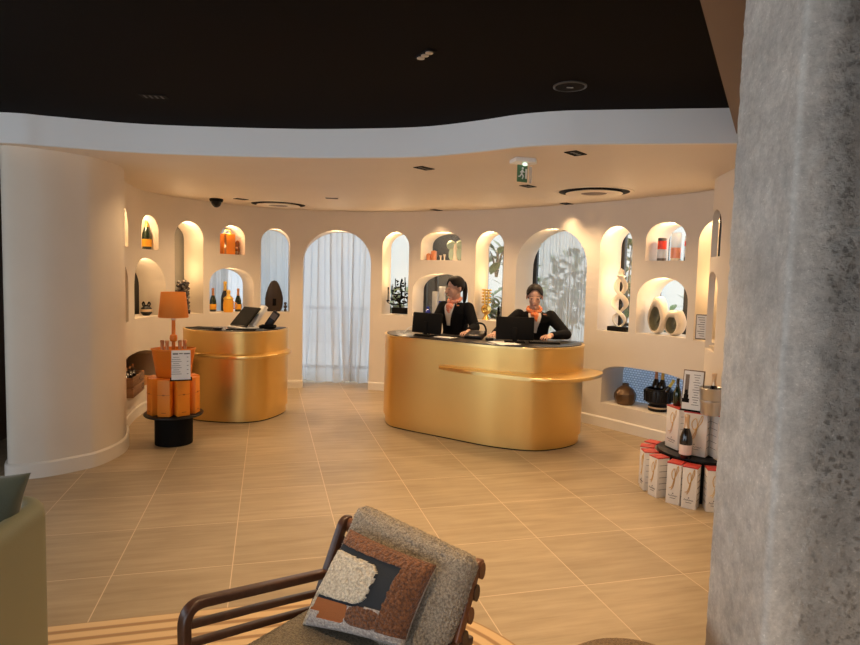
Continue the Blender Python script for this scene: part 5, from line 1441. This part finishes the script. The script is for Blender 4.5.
    dl = [v for v in tb.verts if (v.co.y < -.018 and v.co.z < .086 - .058 * min(1, (v.co.x / .062) ** 2)) or v.co.z < -.052 + .3 * max(0, .05 - v.co.y) or (v.co.y < .03 and v.co.z < .010)]
    bmesh.ops.delete(tb, geom=dl, context='VERTS')
    bmesh.ops.solidify(tb, geom=tb.faces[:], thickness=.004)
    tb.transform(H4); merge(bm, tb)
    done('hair', bm, HAIR, t, 180)
    bm = B()
    if hairdo == 'bun': ball(bm, hp(0, .112, .02), (.04, .032, .04), 18, 12, HM)
    else:
        e = hp(0, .112, .03); tube(bm, spline([hp(0, .10, .035), e, e - Z * .07 + hy * .02, e - Z * .16 + hy * .018, e - Z * .24 + hy * .01], 5), [.018, .024, .027, .029, .031, .031, .031, .031, .03, .03, .029, .028, .027, .026, .025, .024, .022, .019, .015, .010, .004], 12)
    done('bun' if hairdo == 'bun' else 'ponytail', bm, HAIR, t, 60)
    for s in (-1, 1):
        bm = B(); ball(bm, hp(s * .030, -.0815, .003), (.0115, .008, .0055), 14, 10, HM); e = done('eye', bm, EYEW, t, 60)
        bm = B(); ball(bm, hp(s * .030, -.0885, .002), (.0060, .003, .005), 12, 8, HM); done('iris', bm, IRIS, e, 60)
        bm = B(); tube(bm, spline([hp(s * .015, -.087, .026), hp(s * .032, -.085, .030), hp(s * .047, -.073, .025)], 5), .0022, 6); done('eyebrow', bm, HAIR, t, 60)
        bm = B(); tube(bm, spline([hp(s * .018, -.0865, .005), hp(s * .030, -.0905, .0085), hp(s * .043, -.081, .005)], 5), .0015, 6); done('eyelash', bm, HAIR, t, 60)
    bm = B(); tube(bm, spline([hp(-.021, -.089, -.055), hp(-.008, -.097, -.053), hp(.008, -.097, -.053), hp(.021, -.089, -.055)], 4), [.003] * 3 + [.005] * 7 + [.003] * 3, 8); done('lips', bm, LIPS, t, 60)
    return t
Z3 = (0, 0, 1)
P1R = [((0, .0, .86), .155, .105), ((0, -.005, 1.00), .128, .095), ((-.005, -.015, 1.12), .14, .105), ((-.008, -.022, 1.20), .155, .108), ((-.01, -.025, 1.265), .152, .095), ((-.01, -.025, 1.30), .112, .075), ((-.01, -.028, 1.325), .062, .056)]
person('person with dark ponytail, black jacket and pink-orange scarf, turned side-on at the desk', (.285, 6.86, 0), (-.62, -.78), P1R,
       [(.128, -.118, 1.262), (-.135, .075, 1.262)], [(.20, -.28, 1.065), (-.25, -.08, 1.06)], [(.115, -.47, 1.035), (-.20, -.33, 1.035)],
       [((-.45, -.85, -.05), Z3, 1), ((-.5, -.85, -.05), Z3, -1)], Vector((-.022, -.075, 1.478)), (-.84, -.50, -.16), (-.012, -.036, 1.34), 'ponytail', SCARF2)
P2R = [((0, .05, .84), .16, .11), ((0, .035, .97), .132, .098), ((-.003, .0, 1.08), .145, .108), ((-.006, -.03, 1.15), .165, .112), ((-.01, -.045, 1.21), .16, .098), ((-.015, -.055, 1.24), .115, .078), ((-.02, -.062, 1.262), .064, .058)]
person('person with bound-back dark hair, black jacket and bright orange scarf, looking down at the desk', (1.13, 6.63, 0), (-.13, -.99), P2R,
       [(.16, -.055, 1.205), (-.18, -.03, 1.21)], [(.295, -.25, 1.035), (-.38, -.16, 1.07)], [(.085, -.43, 1.035), (-.475, -.375, 1.03)],
       [((-.65, -.72, -.05), Z3, 1), ((-.25, -.9, -.05), Z3, -1)], Vector((-.03, -.125, 1.415)), (-.14, -.95, -.24), (-.022, -.075, 1.275), 'bun', SCARF)

# ------------------------------------------------------------------ lights
WARM = (1.0, .67, .36); WARM2 = (1.0, .64, .30)
def spot_l(loc, e, size, blend, col=WARM, aim=None, r=.05):
    L_ = bpy.data.lights.new('downlight', 'SPOT'); L_.energy = e; L_.color = col; L_.spot_size = math.radians(size); L_.spot_blend = blend; L_.shadow_soft_size = r  # light name also serves added spots without fittings
    o = bpy.data.objects.new('downlight', L_); COL.objects.link(o); o.location = loc  # name also serves added spots that have no fitting
    if aim is not None: o.rotation_euler = (Vector(aim) - Vector(loc)).to_track_quat('-Z', 'Y').to_euler()
    return o
def point_l(loc, e, col=WARM, r=.03):
    L_ = bpy.data.lights.new('glow', 'POINT'); L_.energy = e; L_.color = col; L_.shadow_soft_size = r
    o = bpy.data.objects.new('glow', L_); COL.objects.link(o); o.location = loc; return o
for k, (x, y, w) in enumerate(LT): spot_l((x, y, HC - .02), E_DOWN * (.3 if k > 2 else 1.0), 128 if k < 3 else 90, .8)
for x, y, k in ((-1.0, 7.5, 1.1), (.25, 7.25, 1.0), (1.35, 6.6, 1.0), (-2.3, 7.15, .9), (1.7, 5.4, .6), (-.9, 5.6, .6), (-2.2, 5.4, .35)): spot_l((x, y, HC - .02), E_DOWN * k, 140, .8)  # added spots without fittings; those behind the desks throw their shadows forward
# lamps of the dark ceiling over the seating, then two added spots
for x, y in ((-.059, 3.054), (-.9, 2.6), (-.3, .8), (.55, 2.6)): spot_l((x, y, HU - .03), E_SEAT, 95, .7)
spot_l((1.45, -.5, 2.48), E_SEAT * 1.5, 130, .8)  # added spot without a fitting, to warm the column's rough face
spot_l((1.0, 2.75, 2.48), E_SEAT * .7, 110, .8)  # added spot without a fitting, brightens the floor by the column
# spotlights in the heads of the openings
for nm, (a, b, z0, z1, rise, e) in NICHES.items():
    if nm.startswith('floor') or nm == 'floor_a': continue
    point_l(WB.at((a + b) / 2, .12, z1 - .05), E_NICHE * (.7 if nm.startswith('up') else .5 if nm == 'low_b' else 1))
for k, (a, b) in enumerate(TALL):
    point_l(WB.at((a + b) / 2, .08, 2.12), E_NICHE * (.35 if k == 1 else .8))
    if k != 1: point_l(WB.at((a + b) / 2, .20, 1.6), E_NICHE * .7, WARM2)
for a, b, z1, r_, e in doors: point_l(WB.at((a + b) / 2, .06, 2.13), E_NICHE * .4)
# daylight
sun = bpy.data.lights.new('sun', 'SUN'); sun.energy = E_SUN; sun.angle = .05; sun.color = (1, .96, .9)
so = bpy.data.objects.new('sun', sun); COL.objects.link(so); so.rotation_euler = (math.radians(32), 0, 0)
w = bpy.data.worlds.new('sky'); SC.world = w; w.use_nodes = True
bg = w.node_tree.nodes['Background']; bg.inputs['Color'].default_value = (.80, .90, 1.0, 1); bg.inputs['Strength'].default_value = E_SKY
def portal(loc, sx, sy, aim):
    L_ = bpy.data.lights.new('portal', 'AREA'); L_.shape = 'RECTANGLE'; L_.size = sx; L_.size_y = sy; L_.cycles.is_portal = True
    o = bpy.data.objects.new('portal', L_); COL.objects.link(o); o.location = loc; o.rotation_euler = Vector(aim).to_track_quat('-Z', 'Z').to_euler()
portal((-1.95, -2.6, 1.22), 4.9, 2.44, (0, 1, 0))
portal((-5.15, .5, 1.22), 6.2, 2.44, (1, 0, 0))
SC.view_settings.view_transform = 'Standard'; SC.view_settings.look = 'None'; SC.view_settings.gamma = 1.0
SC.view_settings.use_curve_mapping = False; SC.view_settings.exposure = EXPO
SC.cycles.use_denoising = True
SC.cycles.max_bounces = 8; SC.cycles.diffuse_bounces = 4; SC.cycles.transparent_max_bounces = 12
SC.cycles.sample_clamp_indirect = 6
SC.cycles.caustics_reflective = False; SC.cycles.caustics_refractive = False
